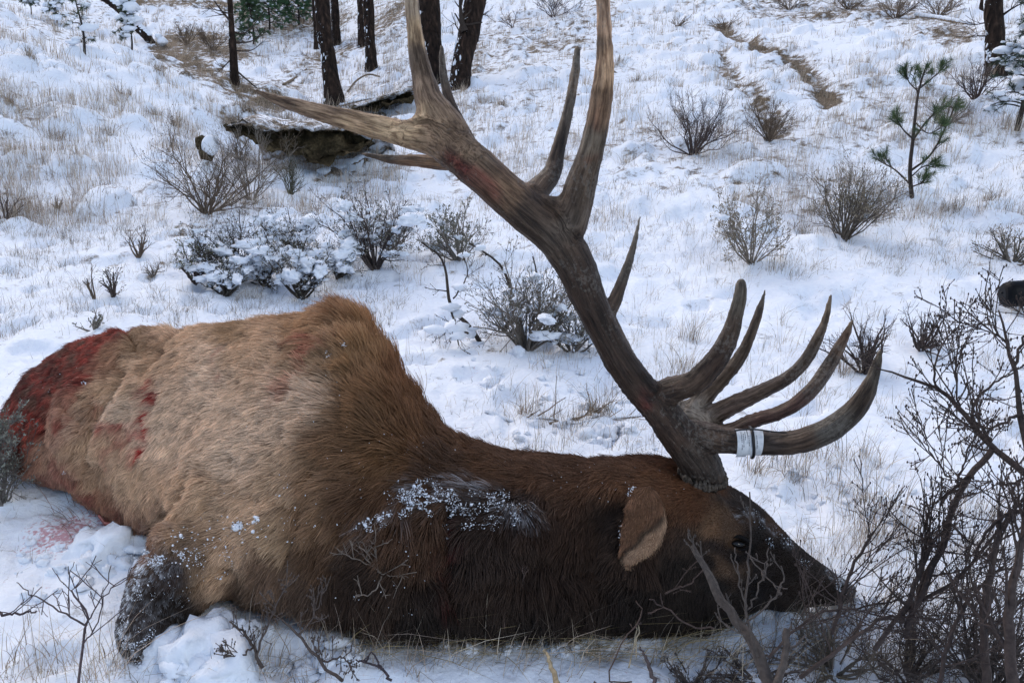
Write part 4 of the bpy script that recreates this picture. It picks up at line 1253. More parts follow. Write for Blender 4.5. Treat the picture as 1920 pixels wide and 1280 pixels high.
def antler(lines, cc, name='antler', vox=0.0040, label=None, extra=()):
    parts = []; SK = []; STG = []; SU = []; SV = []; SS = []; ST_ = []; SR = []
    for kx, pts in enumerate(lines):
        n_ = 60
        C = crom([(p[0], p[1], p[2], p[3]) for p in pts], n_)
        W3 = P(C[:, 0], C[:, 1], C[:, 2]); R = np.maximum(C[:, 3], 2.0) * C[:, 2] / F / 2
        V, fs = tubes(W3[None], R[None], 20, True)
        parts.append((V, fs))
        # rounded end
        parts.append(blobs([W3[-1]], [[R[-1]] * 3], ICO2, 0.0, rot=False))
        T = norm(np.gradient(W3, axis=0)); U_ = norm(np.cross(T, np.array([0.3, 1.0, 0.1]))); Vv = np.cross(T, U_)
        s = np.concatenate([[0], np.cumsum(np.linalg.norm(np.diff(W3, axis=0), axis=1))])
        SK.append(W3); STG.append(T); SU.append(U_); SV.append(Vv); SS.append(s + kx * 3.1); SR.append(R)
    parts += list(extra)
    AV, AF = remesh(*merge(parts), vox, 9)
    SK = np.concatenate(SK); STG = np.concatenate(STG); SU = np.concatenate(SU); SV = np.concatenate(SV); SS = np.concatenate(SS); SR = np.concatenate(SR)
    acc = np.zeros((len(AV), 3)); wsum = np.zeros(len(AV))
    # soft blend over the skeleton so the grain does not tear at the forks
    for kx in range(len(lines)):
        sl = slice(kx * 60, kx * 60 + 60)
        for i in range(0, len(AV), 8000):
            p = AV[i:i + 8000]
            d2 = ((p[:, None] - SK[None, sl]) ** 2).sum(-1) / (SR[None, sl] ** 2 + 1e-6)
            j = np.argmin(d2, axis=1)
            wj = (d2[np.arange(len(p)), j] + 0.05) ** -5
            j = j + kx * 60
            dj = p - SK[j]
            acc[i:i + 8000] += wj[:, None] * np.stack([(dj * SU[j]).sum(-1), (dj * SV[j]).sum(-1), (SS[j] - kx * 3.1 + (dj * STG[j]).sum(-1)) * 0.10], -1)
            wsum[i:i + 8000] += wj
    acc /= wsum[:, None]
    Nn = vnormals(AV, AF)
    if (Nn * (AV - SK[np.argmin(((AV[:1] - SK) ** 2).sum(-1))])).sum(1)[:1] < 0: pass
    gr = fbm(acc * 95, 3, 61)
    gr2 = np.abs(noise(acc * [150, 150, 60], 63))
    AV = AV + Nn * (gr * 0.0030 + (0.5 - gr2) * 0.0016 + 0.0016 * fbm(AV * 60, 2, 66))[:, None]
    x, y, t_ = proj(AV)
    pearl = sm(y, 560, 760) * (1 - sm(np.abs(x - 1270), 150, 260))
    AV = AV + Nn * (pearl * 0.0026 * np.clip(noise(AV * 120, 91), 0, 1))[:, None]
    qq = np.stack([x, y], -1) + 14 * np.stack([noise(AV * 18, 1), noise(AV * 18, 2)], -1)
    cl = idw([a for a, _ in cc], [b_ for _, b_ in cc], qq, 4, 8)
    for pts, wd, c_, s_ in (([(845, 290), (880, 330), (930, 365)], 16, (.20, .03, .025), .75), ([(1205, 740), (1215, 755)], 14, (.16, .025, .022), .7), ([(1130, 190), (1120, 235)], 7, (.20, .05, .03), .6), ([(1460, 775), (1500, 755)], 8, (.22, .07, .06), .5), ([(668, 222), (690, 228)], 9, (.32, .12, .08), .4), ([(1105, 300), (1118, 290)], 9, (.12, .05, .03), .6)):
        k_ = s_ * np.exp(-(seg_dist(qq, pts) / wd) ** 2) * np.clip(0.6 + noise(acc * 60, 5), 0, 1)
        cl = cl * (1 - k_[:, None]) + np.array(c_) * k_[:, None]
    o = obj(name, AV, AF, M_ANT, elk, colr=cl, attrs={'acoord': acc})
    if label: o['label'] = label
    return o


DK = (.050, .031, .022); DK2 = (.085, .057, .040); MD = (.25, .16, .10); LT = (.60, .44, .28); OR = (.56, .34, .20); GY = (.105, .075, .054)
near_lines = [
    # main beam
    [(1326, 908, 2.10, 76), (1310, 865, 2.08, 76), (1272, 815, 2.05, 70), (1237, 768, 2.03, 64), (1200, 727, 2.01, 60), (1162, 675, 1.985, 58), (1133, 622, 1.97, 58), (1103, 558, 1.945, 64), (1078, 496, 1.925, 74), (1040, 440, 1.91, 80), (985, 394, 1.90, 78), (929, 345, 1.89, 74), (868, 292, 1.88, 77), (820, 262, 1.88, 70), (765, 252, 1.88, 52), (700, 237, 1.88, 43), (640, 221, 1.88, 37), (580, 205, 1.89, 31), (530, 191, 1.90, 21), (495, 178, 1.91, 12), (463, 163, 1.92, 4)],
    # brow tine
    [(1290, 815, 2.06, 60), (1361, 825, 2.03, 50), (1430, 831, 2.00, 44), (1492, 828, 1.97, 44), (1549, 809, 1.94, 47), (1596, 775, 1.92, 42), (1624, 737, 1.905, 35), (1639, 700, 1.90, 24), (1648, 670, 1.89, 14), (1651, 655, 1.89, 6)],
    # bez tine
    [(1222, 750, 2.03, 56), (1258, 732, 2.01, 50), (1305, 714, 1.98, 46), (1342, 675, 1.95, 42), (1367, 631, 1.92, 36), (1380, 587, 1.91, 29), (1389, 547, 1.90, 23), (1390, 530, 1.90, 18)],
    # royal tine leaving the frame
    [(1062, 462, 1.91, 50), (1072, 408, 1.90, 64), (1088, 350, 1.88, 58), (1108, 283, 1.86, 48), (1125, 200, 1.84, 43), (1134, 117, 1.82, 34), (1132, 33, 1.81, 27), (1129, -30, 1.80, 24), (1122, -110, 1.79, 14), (1110, -180, 1.78, 4)],
    # trez tine
    [(985, 375, 1.90, 50), (1012, 352, 1.93, 44), (1036, 322, 1.95, 33), (1047, 280, 1.96, 26), (1063, 217, 1.98, 21), (1078, 143, 2.0, 18), (1082, 105, 2.01, 14), (1083, 90, 2.01, 10)],
    # web between trez and royal
    [(1000, 385, 1.90, 50), (1035, 392, 1.90, 48), (1072, 392, 1.90, 56)],
    # top fork upright
    [(868, 292, 1.88, 70), (838, 240, 1.88, 68), (806, 190, 1.88, 54), (793, 145, 1.875, 42), (783, 100, 1.86, 34), (775, 33, 1.85, 28), (770, -25, 1.84, 25), (764, -90, 1.83, 16), (758, -150, 1.82, 4)],
    [(752, 250, 1.88, 38), (792, 232, 1.88, 40), (803, 200, 1.875, 36)],
]
near_c = [((1310, 900), (.04, .03, .024)), ((1312, 860), (.055, .042, .034)), ((1280, 820), DK), ((1230, 760), DK), ((1180, 680), DK), ((1140, 600), DK), ((1110, 520), DK), ((1085, 450), DK2), ((1040, 400), DK2), ((960, 350), MD), ((1000, 400), DK2), ((880, 290), (.24, .17, .115)), ((830, 240), (.30, .21, .14)), ((860, 320), (.16, .10, .07)), ((760, 225), LT), ((680, 215), LT), ((600, 200), (.38, .27, .18)), ((520, 182), (.30, .21, .14)), ((470, 166), (.22, .15, .10)),
          ((800, 170), (.24, .17, .12)), ((785, 110), (.22, .165, .125)), ((790, 60), LT), ((778, 10), (.40, .32, .24)), ((850, 250), (.22, .15, .10)), ((1095, 330), GY), ((1112, 260), (.16, .13, .10)), ((1135, 200), (.34, .22, .14)), ((1115, 200), MD), ((1138, 120), (.66, .44, .28)), ((1136, 50), (.70, .47, .32)), ((1117, 80), (.22, .15, .10)), ((1132, 0), (.62, .42, .29)),
          ((1020, 350), DK2), ((1045, 300), DK2), ((1065, 200), (.12, .10, .08)), ((1080, 110), (.14, .12, .095)), ((1060, 420), (.14, .115, .095)), ((1300, 740), DK2), ((1340, 690), DK), ((1365, 620), DK2), ((1385, 550), (.12, .105, .085)), ((1350, 830), DK2), ((1420, 830), (.05, .038, .032)), ((1500, 820), DK2), ((1560, 790), (.12, .11, .095)), ((1610, 740), GY), ((1640, 690), (.14, .12, .095)), ((1650, 665), (.26, .22, .17))]
antler(near_lines, near_c, label='near antler, dark brown beam with tan polished upper points')
far_lines = [
    [(1325, 872, 2.20, 44), (1318, 830, 2.20, 50), (1300, 792, 2.22, 60), (1248, 760, 2.24, 46), (1195, 710, 2.27, 40), (1150, 630, 2.30, 40), (1110, 550, 2.33, 40), (1080, 480, 2.36, 42), (1030, 420, 2.38, 44), (950, 355, 2.40, 44), (895, 312, 2.41, 36), (850, 308, 2.42, 28), (790, 302, 2.43, 24), (735, 299, 2.44, 17), (678, 288, 2.45, 4)],
    [(905, 310, 2.41, 30), (880, 262, 2.42, 22), (848, 200, 2.43, 18), (833, 150, 2.44, 17), (829, 112, 2.44, 12), (828, 86, 2.45, 7)],
    [(1122, 612, 2.31, 34), (1140, 588, 2.31, 28), (1155, 558, 2.32, 24), (1178, 494, 2.33, 17), (1192, 444, 2.34, 11), (1201, 400, 2.35, 4)],
    [(1285, 790, 2.22, 50), (1317, 747, 2.21, 34), (1355, 709, 2.19, 27), (1386, 672, 2.18, 26), (1405, 634, 2.17, 21), (1421, 591, 2.16, 16), (1435, 541, 2.15, 5)],
    [(1290, 798, 2.22, 56), (1330, 781, 2.20, 40), (1380, 756, 2.16, 34), (1430, 733, 2.15, 29), (1477, 708, 2.14, 26), (1511, 674, 2.13, 23), (1533, 634, 2.09, 21), (1549, 594, 2.08, 14), (1558, 551, 2.07, 5)],
    [(1300, 822, 2.21, 56), (1367, 808, 2.16, 30), (1411, 789, 2.12, 27), (1455, 776, 2.09, 27), (1492, 757, 2.07, 28), (1527, 724, 2.06, 28), (1555, 684, 2.08, 27), (1574, 650, 2.07, 22), (1589, 622, 2.06, 14), (1598, 600, 2.05, 5)],
    [(1285, 775, 2.22, 54), (1312, 790, 2.21, 56), (1325, 812, 2.19, 50)],
]
far_c = [((1310, 790), (.26, .24, .21)), ((1340, 800), (.22, .19, .16)), ((1350, 880), GY), ((1380, 775), (.14, .10, .08)), ((1440, 745), (.14, .10, .075)), ((1500, 700), DK2), ((1540, 620), (.16, .12, .09)), ((1556, 565), (.34, .27, .20)), ((1430, 800), (.15, .085, .07)), ((1500, 755), (.13, .08, .065)), ((1560, 685), DK2), ((1585, 630), (.20, .13, .09)), ((1598, 605), (.36, .28, .2)),
         ((1350, 710), GY), ((1400, 640), GY), ((1430, 550), (.14, .12, .10)), ((1160, 560), DK2), ((1180, 490), (.11, .095, .08)), ((1200, 405), (.22, .20, .17)), ((850, 200), DK2), ((835, 110), (.11, .09, .07)), ((880, 250), MD), ((800, 303), MD), ((700, 296), (.10, .075, .055)), ((1100, 500), DK), ((950, 350), DK)]
antler(far_lines, far_c, label='far antler seen behind the near one, greyer with slimmer points')
# burr (coronet) at antler base
for (bx, by, bt2, rr) in ((1318, 890, 2.09, 43),):
    a = np.linspace(0, 2 * np.pi, 34, endpoint=False)
    cc_ = P(bx, by, bt2)
    axu = norm(np.array([0.12, -0.15, 1.0]))
    e1 = norm(np.cross(axu, [0, 1, 0])); e2 = np.cross(axu, e1)
    rad = rr * bt2 / F * 0.97
    c = cc_ + (np.cos(a)[:, None] * e1 + np.sin(a)[:, None] * e2) * rad
    V, fs = blobs(c, rng.uniform(.004, .0085, (34, 1)) * np.array([[1, 1, 1.6]]), ICO1, 0.6)
    cl = np.broadcast_to(np.array([.10, .085, .07]), V.shape)
    obj('burr', V, fs, M_ANT, elk, colr=cl, attrs={'acoord': V})


# ---- fur
def tri_of(fs):
    o = []
    for f in fs:
        if f.shape[1] == 3: o.append(f)
        else: o += [f[:, [0, 1, 2]], f[:, [0, 2, 3]]]
    return np.concatenate(o)





def fur(V, fs, count, name, root, colfn, seed, lenmul=1.0, K=5, dens=None, lift=0.42, width=0.00075, dirfix=None):
    r = np.random.default_rng(seed)
    T = tri_of(fs)
    Nn = vnormals(V, fs)
    a = V[T[:, 0]]; b_ = V[T[:, 1]]; c = V[T[:, 2]]
    area = np.linalg.norm(np.cross(b_ - a, c - a), axis=1)
    cen = (a + b_ + c) / 3
    fn = norm(np.cross(b_ - a, c - a))
    view = norm(CAM - cen)
    vis = (fn * view).sum(1)
    wgt = area * np.clip(vis + 0.45, 0.03, 0.8) * (cen[:, 2] > -0.05)
    cx_, cy_, _ = proj(cen)
    if dens is not None: wgt = wgt * dens(cx_, cy_)
    wgt /= wgt.sum()
    ti = r.choice(len(T), count, p=wgt)
    u1 = np.sqrt(r.uniform(0, 1, count)); u2 = r.uniform(0, 1, count)
    w0, w1, w2 = 1 - u1, u1 * (1 - u2), u1 * u2
    p = a[ti] * w0[:, None] + b_[ti] * w1[:, None] + c[ti] * w2[:, None]
    nn = norm(Nn[T[ti, 0]] * w0[:, None] + Nn[T[ti, 1]] * w1[:, None] + Nn[T[ti, 2]] * w2[:, None])
    x, y, _ = proj(p)
    qq = np.stack([x, y], -1)
    fv = idw([f[:2] for f in FD], [f[2:] for f in FD], qq, 3.5, 25)
    D = fv[:, 0:1] * RIGHT - fv[:, 1:2] * UP
    if dirfix is not None: D = np.broadcast_to(np.asarray(dirfix), D.shape)
    D = D - nn * (D * nn).sum(1)[:, None]
    D = norm(D)
    L = fv[:, 2] * lenmul
    # locks: low frequency swirl shared by neighbours + clumping towards a lock centre
    sw = fbm(p * 14, 2, 71)[:, None] * (0.5 + 9 * L[:, None]) + noise(p * 45, 72)[:, None] * (0.45 + 6 * L[:, None])
    Sd = np.cross(nn, D)
    D = norm(D + Sd * sw + r.normal(0, 0.13, (count, 3)))
    lf_ = lift * (1 + 0.6 * noise(p * 35, 73)) + 0.12 * r.normal(0, 1, count)
    # silhouettes of hump stand up more
    stand = np.exp(-(((x - 740) / 120) ** 2 + ((y - 640) / 110) ** 2)) * 0.38
    lf_ = np.clip(lf_ + stand, 0.08, 1.4)
    L = L * (1 + 0.55 * np.clip(noise(p * 55, 75), -0.5, 1) * np.clip(L / 0.05, 0, 1)) * r.uniform(0.65, 1.15, count) * (1 + 0.25 * noise(p * 22, 74))
    cell = np.where(L > 0.042, 0.021, 0.010)[:, None]
    cl_c = (np.floor(p / cell) + 0.5 + 0.45 * np.stack([noise(np.floor(p / cell) * 3.7 + 1.1, k_) for k_ in (1, 2, 3)], -1)) * cell
    toC = (cl_c - p)
    toC = toC - nn * (toC * nn).sum(1)[:, None]
    s = np.linspace(0, 1, K)[None, :, None]
    Dn = norm(D[:, None] * (0.35 + 0.65 * s) + nn[:, None] * (lf_[:, None, None] * (1.5 - 1.35 * s)))
    step = Dn * (L / (K - 1))[:, None, None]
    pts = p[:, None] + np.concatenate([np.zeros((count, 1, 3)), np.cumsum(step[:, 1:], axis=1)], 1)
    pts = pts + toC[:, None] * (s ** 1.3) * (0.62 * np.clip((L - 0.018) / 0.03, 0, 1))[:, None, None]
    pts = pts - nn[:, None] * 0.002
    pts[:, :, 2] = np.maximum(pts[:, :, 2], -0.03)
    rad = width * r.uniform(0.7, 1.3, (count, 1)) * (1 - 0.8 * s[..., 0] ** 1.5)
    cc_ = colfn(p, r)
    cu = bpy.data.hair_curves.new(name)
    cu.add_curves([K] * count)
    cu.attributes['position'].data.foreach_set('vector', pts.astype(np.float32).ravel())
    ra = cu.attributes.get('radius') or cu.attributes.new('radius', 'FLOAT', 'POINT')
    ra.data.foreach_set('value', rad.astype(np.float32).ravel())
    at = cu.attributes.new('hcol', 'FLOAT_COLOR', 'CURVE')
    c4 = np.ones((count, 4), np.float32); c4[:, :3] = cc_
    at.data.foreach_set('color', c4.ravel())
    cu.materials.append(M_FUR)
    o = link(name, cu); part(o, root)
    return o


m, n, l, b = new_mat('elk_fur', 0.55, 0.25)
hi = n.new('ShaderNodeHairInfo')
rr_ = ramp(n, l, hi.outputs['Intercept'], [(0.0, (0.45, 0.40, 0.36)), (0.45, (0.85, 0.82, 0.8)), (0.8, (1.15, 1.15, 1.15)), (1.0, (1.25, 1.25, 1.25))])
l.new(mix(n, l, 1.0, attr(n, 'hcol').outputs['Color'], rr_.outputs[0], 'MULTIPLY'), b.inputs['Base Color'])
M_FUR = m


def fur_col(p, r):
    c = coat(p)
    lock = 1 + 0.20 * noise(p * 60, 81) + 0.16 * noise(p * [150, 150, 150], 82)
    dk = (noise(p * 75, 85) > 0.74) & (c[:, 0] > 0.2)
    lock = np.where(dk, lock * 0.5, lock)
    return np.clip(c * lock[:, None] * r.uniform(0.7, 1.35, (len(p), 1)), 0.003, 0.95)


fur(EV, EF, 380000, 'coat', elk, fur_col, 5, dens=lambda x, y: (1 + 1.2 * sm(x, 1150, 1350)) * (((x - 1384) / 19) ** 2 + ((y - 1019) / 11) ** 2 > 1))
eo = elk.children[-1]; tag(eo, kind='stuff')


def ear_col(p, r):
    x, y, _ = proj(p)
    inn = ((x - 1238) * (1042 - 958) - (y - 958) * (1163 - 1238)) > 0
    fo = np.exp(-(seg_dist(np.stack([x, y], -1), [(1236, 962), (1205, 1000), (1165, 1040)]) / 5) ** 2)
    c = np.where(inn[:, None], np.array([[.44, .29, .19]]), np.array([[.20, .105, .06]]))
    rim = sm(seg_dist(np.stack([x, y], -1), [(1206, 930), (1207, 978), (1198, 1013), (1186, 1050)]), 30, 44)
    return c * (1 - .85 * fo[:, None]) * (1 - .45 * rim[:, None]) * (1 + .3 * noise(p * 90, 9))[:, None] * r.uniform(.6, 1.4, (len(p), 1))  # crease and rim darkened, shading of the ear cup put into the hair colour


FDs = FD
FD = [(1200, 980, -.45, .9, .016), (1240, 940, -.3, .9, .018)]
fur(earV, earF, 20000, 'ear_fur', elk, ear_col, 8, lift=0.5, width=0.0005)
elk.children[-1]['kind'] = 'stuff'
FD = FDs

# snow caught in the coat
def surf_pts(cx, cy, rx, ry, k, ang=0.0):
    a = rng.uniform(0, 6.28, k); rr = np.sqrt(rng.uniform(0, 1, k))
    x = cx + rr * np.cos(a) * rx; y = cy + rr * np.sin(a) * ry + (x - cx) * ang
    nz = noise(np.stack([x / 13, y / 13, x * 0], -1), 4)
    kp = nz > -0.15; x = x[kp]; y = y[kp]
    vis = np.nonzero((N @ FWD) < 0.1)[0]
    out = []
    for xi, yi in zip(x, y):
        j = vis[np.argmin((px_[vis] - xi) ** 2 + (py_[vis] - yi) ** 2)]
        out.append(P(xi, yi, tt_[j] - rng.uniform(0.35, 0.75) * Lf[j] - 0.002))
    return np.array(out)


px_, py_, tt_ = proj(EV)
fl = []
for cx, cy, rx, ry, k, s, ang in ((775, 925, 32, 34, 110, .0024, .3), (820, 938, 55, 36, 120, .0021, .2), (890, 942, 55, 32, 100, .0018, .15), (960, 955, 50, 28, 70, .0016, .35), (850, 945, 140, 46, 300, .0012, .15), (720, 975, 50, 14, 80, .0014, -.4), (870, 945, 130, 45, 120, .0014, .1), (975, 975, 12, 25, 20, .002, 0),
                                  (700, 980, 40, 14, 40, .0022, -.4), (445, 985, 10, 8, 26, .0042, -.3), (475, 975, 14, 7, 20, .0035, -.3), (400, 1010, 100, 50, 70, .0022, 0), (560, 960, 60, 60, 26, .002, 0), (1185, 935, 10, 25, 34, .0018, 0), (1165, 1000, 6, 25, 20, .0016, 0), (1190, 920, 8, 8, 14, .002, 0),
                                  (650, 640, 40, 10, 60, .002, -.5), (620, 670, 14, 8, 26, .002, -.4), (240, 1120, 26, 100, 240, .0014, -.2), (300, 1100, 60, 60, 90, .0011, 0), (262, 1220, 40, 60, 260, .0014, 0), (300, 1040, 50, 20, 200, .0018, 0), (380, 1060, 60, 30, 80, .002, 0), (800, 1030, 60, 60, 14, .0016, 0), (1450, 1020, 14, 12, 30, .0014, .5), (1430, 980, 40, 18, 60, .0011, .7), (1480, 1015, 10, 8, 22, .0016, .6), (1575, 1092, 30, 16, 260, .0014, .6), (1500, 1050, 50, 14, 60, .001, .8),
                                  (700, 1130, 90, 50, 16, .0022, 0), (1150, 900, 150, 40, 40, .0011, 0), (600, 850, 250, 150, 40, .0014, 0), (155, 715, 8, 8, 8, .003, 0), (75, 700, 80, 40, 12, .002, 0), (125, 890, 12, 8, 10, .003, 0), (840, 1010, 6, 5, 5, .003, 0), (860, 840, 200, 20, 24, .0013, 0.1)):
    k = int(k * 3.0); c = surf_pts(cx, cy, rx, ry, k, ang)
    V, fs = blobs(c, rng.lognormal(0, .5, (len(c), 1)) * s * 0.46 * np.array([[1.2, .7, .9]]), ICO1, 0.7, 2.4)
    fl.append((V, fs))
V, fs = merge(fl)
o = obj('snow_flecks', V, fs, M_SNOW)
tag(o, 'crumbs of snow caught in the dark neck fur and foreleg of the elk', 'snow', kind='stuff')

# exposed ribs / sinew at the belly opening
m, n, l, b = new_mat('raw_flesh', 0.35, 0.5)
t = ntex(n, l, 60, 4, geo_pos(n))
l.new(ramp(n, l, t.outputs[0], [(0.35, (0.07, 0.01, 0.01)), (0.6, (0.30, 0.09, 0.075)), (0.75, (0.5, 0.27, 0.24))]).outputs[0], b.inputs['Base Color'])
for pts, wd in (([(160, 995, 2.40), (200, 998, 2.40), (240, 1003, 2.42), (275, 1012, 2.44)], (5, 14)), ([(195, 980, 2.42), (225, 985, 2.43), (262, 1000, 2.46)], (5, 9)), ([(185, 965, 2.46), (200, 985, 2.46), (215, 1000, 2.46)], (6, 8)), ([(228, 970, 2.45), (240, 985, 2.45), (250, 1000, 2.46)], (5, 7))):
    C = crom([(*p_, w_) for p_, w_ in zip(pts, np.linspace(wd[0], wd[1], len(pts)))], 14)
    V, fs = tubes(P(C[:, 0], C[:, 1], C[:, 2])[None], (C[:, 3] * C[:, 2] / F / 2)[None], 8, True)
    obj('rib', V, fs, m, elk)

# ------------------------------------------------------------------ tag tied on the brow tine
tr_ = 1.995
m, n, l, b = new_mat('white_tag', 0.45, 0.4)
t = ntex(n, l, 90, 3, geo_pos(n))
l.new(ramp(n, l, t.outputs[0], [(0.3, (0.50, 0.54, 0.58)), (0.6, (0.72, 0.75, 0.78))]).outputs[0], b.inputs['Base Color'])
M_TAG = m
m, n, l, b = new_mat('black_band', 0.4, 0.4); b.inputs['Base Color'].default_value = (0.008, 0.008, 0.010, 1); M_BAND = m
m, n, l, b = new_mat('grey_print', 0.7, 0.1); b.inputs['Base Color'].default_value = (0.05, 0.055, 0.08, 1); M_PRINT = m
tagc = P(1405, 829, 1.995)
root = empty('paper_tag', tagc); tag(root, 'white printed tag strapped round the lowest antler point with a black band', 'tag')


def wrap(x0, x1, y0, y1, tc, rpx, lift, nx=6, ny=18, skew=0.0, a0=-1.35, a1=1.35):
    """a strip bent round the tine (axis roughly along image x): angle a in the vertical plane"""
    rows = []
    a = np.linspace(a0, a1, ny)
    for j in range(nx):
        s = j / (nx - 1)
        x = x0 + (x1 - x0) * s
        yc = 829 + (x - 1405) * (-0.03)
        R = (rpx + lift) * tc / F
        c = P(x, yc, tc)
        rows.append(c + (-UP)[None] * (R * np.sin(a))[:, None] - FWD[None] * (R * np.cos(a))[:, None] + RIGHT[None] * (skew * np.sin(a))[:, None])
    V = np.array(rows).reshape(-1, 3)
    ix = np.arange(nx * ny).reshape(nx, ny)
    return V, [np.stack([ix[:-1, :-1], ix[:-1, 1:], ix[1:, 1:], ix[1:, :-1]], -1).reshape(-1, 4)]


TR = 25.5
TC = 1.997
V, fs = wrap(1377, 1396, 0, 0, TC, TR, 1.2, a1=1.6); o = obj('tag_sheet', V, fs, M_TAG, root)
V, fs = wrap(1396, 1425, 0, 0, TC, TR, 1.0, a1=1.0, skew=-0.002); o = obj('tag_sheet', V, fs, M_TAG, root)
V, fs = wrap(1398, 1403, 0, 0, TC, TR, 2.2, a0=0.2, a1=1.45, skew=0.006); o = obj('tag_sheet', V, fs, M_TAG, root)
C = crom([(1377, 807, 1.975, 3.2), (1395, 805, 1.97, 3.4), (1420, 805, 1.97, 3.4), (1450, 809, 1.97, 3), (1475, 811, 1.965, 2.4)], 20)
V, fs = tubes(P(C[:, 0], C[:, 1], C[:, 2])[None], (C[:, 3] * C[:, 2] / F / 2)[None], 8, True); parts = [(V, fs)]
a = np.linspace(-1.7, 1.7, 20)
yc = P(1406, 829, TC)
ring = yc + (-UP)[None] * ((TR + 3) * TC / F * np.sin(a))[:, None] - FWD[None] * ((TR + 3) * TC / F * np.cos(a))[:, None] + RIGHT[None] * (0.004 * (a > 0) * np.sin(a))[:, None]
parts.append(tubes(ring[None], np.full((1, 20), 0.0032), 8, True))
V, fs = merge(parts); obj('strap', V, fs, M_BAND, root)
parts = []
for x, ya, yb_ in ((1384.5, -0.9, -0.1), (1385, 0.02, 0.35), (1388, -0.75, 0.15), (1391.5, -0.9, -0.3), (1412.5, -0.6, -0.3), (1412.5, -0.2, 0.3), (1398, -0.6, 0.1)):
    a_ = ya
    while a_ < yb_:
        wlen = rng.uniform(0.05, 0.12)
        parts.append(wrap(x, x + rng.uniform(0.9, 1.5), 0, 0, TC, TR, 1.7, nx=2, ny=3, a0=a_, a1=a_ + wlen)); a_ += wlen + 0.035
V, fs = merge(parts); obj('fine_print', V, fs, M_PRINT, root)

# ------------------------------------------------------------------ black tube at the right edge
gb, tb_ = ground(1900, 582)
m, n, l, b = new_mat('black_rubber', 0.5, 0.12)
t = ntex(n, l, 30, 3, geo_pos(n))
l.new(ramp(n, l, t.outputs[0], [(0.3, (0.003, 0.003, 0.004)), (0.7, (0.006, 0.0065, 0.009))]).outputs[0], b.inputs['Base Color'])
prof = [(1879, 0.0), (1879, 0.55), (1881, 0.78), (1887, 0.93), (1894, 1.0), (1915, 1.0), (1916, .96), (1918, .96), (1919, 1.02), (1990, 1.06), (2000, 1.0), (2100, 1.0)]
c0 = P(1900, 551, tb_ - 0.03)
s_ = tb_ / F
a = np.linspace(0, 2 * np.pi, 24, endpoint=False) + 0.13
rr = 26 * s_
squ = np.abs(np.cos(a * 2)) ** 3
V = []
for X, rf in prof:
    yc_ = 551 - (X - 1900) * 0.06
    c = P(X, yc_, tb_ - 0.03)
    rad = rr * rf * (1 - 0.07 * squ)
    V.append(c + UP[None] * (rad * np.cos(a))[:, None] + FWD[None] * (rad * np.sin(a))[:, None])
V = np.array(V).reshape(-1, 3)
K_ = len(prof); kk = np.arange(K_ - 1)[:, None] * 24; ss = np.arange(24)[None]
Q = np.stack([kk + ss, kk + (ss + 1) % 24, kk + 24 + (ss + 1) % 24, kk + 24 + ss], -1).reshape(-1, 4)
root = empty('black_tube', gb); tag(root, 'short glossy black tube end poking in at the picture edge above the big bare bush', 'equipment')
obj('housing', V, [Q], m, root, smooth=False)
V, fs = blobs([P(1879, 549, tb_ - 0.08)], [[.006, .006, .006]], ICO2, 0.0); obj('knob', V, fs, m, root)

# ------------------------------------------------------------------ foreground branches
PB = (0.080, 0.060, 0.055)
t1 = 1.75
woody([([(1985, 1330, 1.55), (1975, 1150, 1.58), (1955, 980, 1.62), (1930, 860, 1.66), (1912, 760, 1.70), (1900, 690, 1.72), (1885, 630, 1.74), (1870, 580, 1.76)], 30, 4),
       ([(1975, 940, 1.62), (1920, 885, 1.66), (1860, 835, 1.70), (1800, 768, 1.74), (1760, 730, 1.77), (1700, 705, 1.80), (1645, 692, 1.83)], 20, 3),
       ([(1862, 835, 1.70), (1840, 870, 1.70), (1810, 900, 1.70), (1785, 960, 1.70), (1770, 1010, 1.70), (1735, 1100, 1.70), (1700, 1175, 1.70)], 15, 14),
       ([(1858, 830, 1.70), (1822, 770, 1.74), (1860, 720, 1.78), (1895, 700, 1.8)], 10, 3),
       ([(1900, 690, 1.72), (1925, 620, 1.72), (1940, 570, 1.72)], 8, 3), ([(1912, 780, 1.69), (1860, 800, 1.66), (1822, 800, 1.64)], 8, 3),
       ([(1885, 640, 1.74), (1858, 607, 1.75), (1848, 590, 1.75)], 5, 3), ([(1800, 768, 1.74), (1790, 700, 1.74), (1802, 625, 1.74)], 5, 2.5),
       ([(1760, 730, 1.77), (1750, 690, 1.78), (1765, 650, 1.8), (1800, 610, 1.82)], 6, 2.5), ([(1920, 900, 1.64), (1880, 910, 1.62), (1850, 900, 1.62)], 7, 3),
       ([(1795, 905, 1.70), (1812, 850, 1.68), (1840, 800, 1.66)], 6, 3), ([(1785, 905, 1.70), (1760, 870, 1.70), (1740, 840, 1.7), (1732, 800, 1.7)], 5, 2.5),
       ([(1955, 960, 1.6), (1900, 960, 1.6), (1860, 985, 1.6), (1830, 1040, 1.62)], 12, 6)],
      'large dark budding shrub branches reaching in from the edge beside the elk muzzle', 'thorny_shrub', 'shrub', t1, colr=PB, ntw=9, tl=0.13, sub2=4, base=ground(1800, 1240)[0])
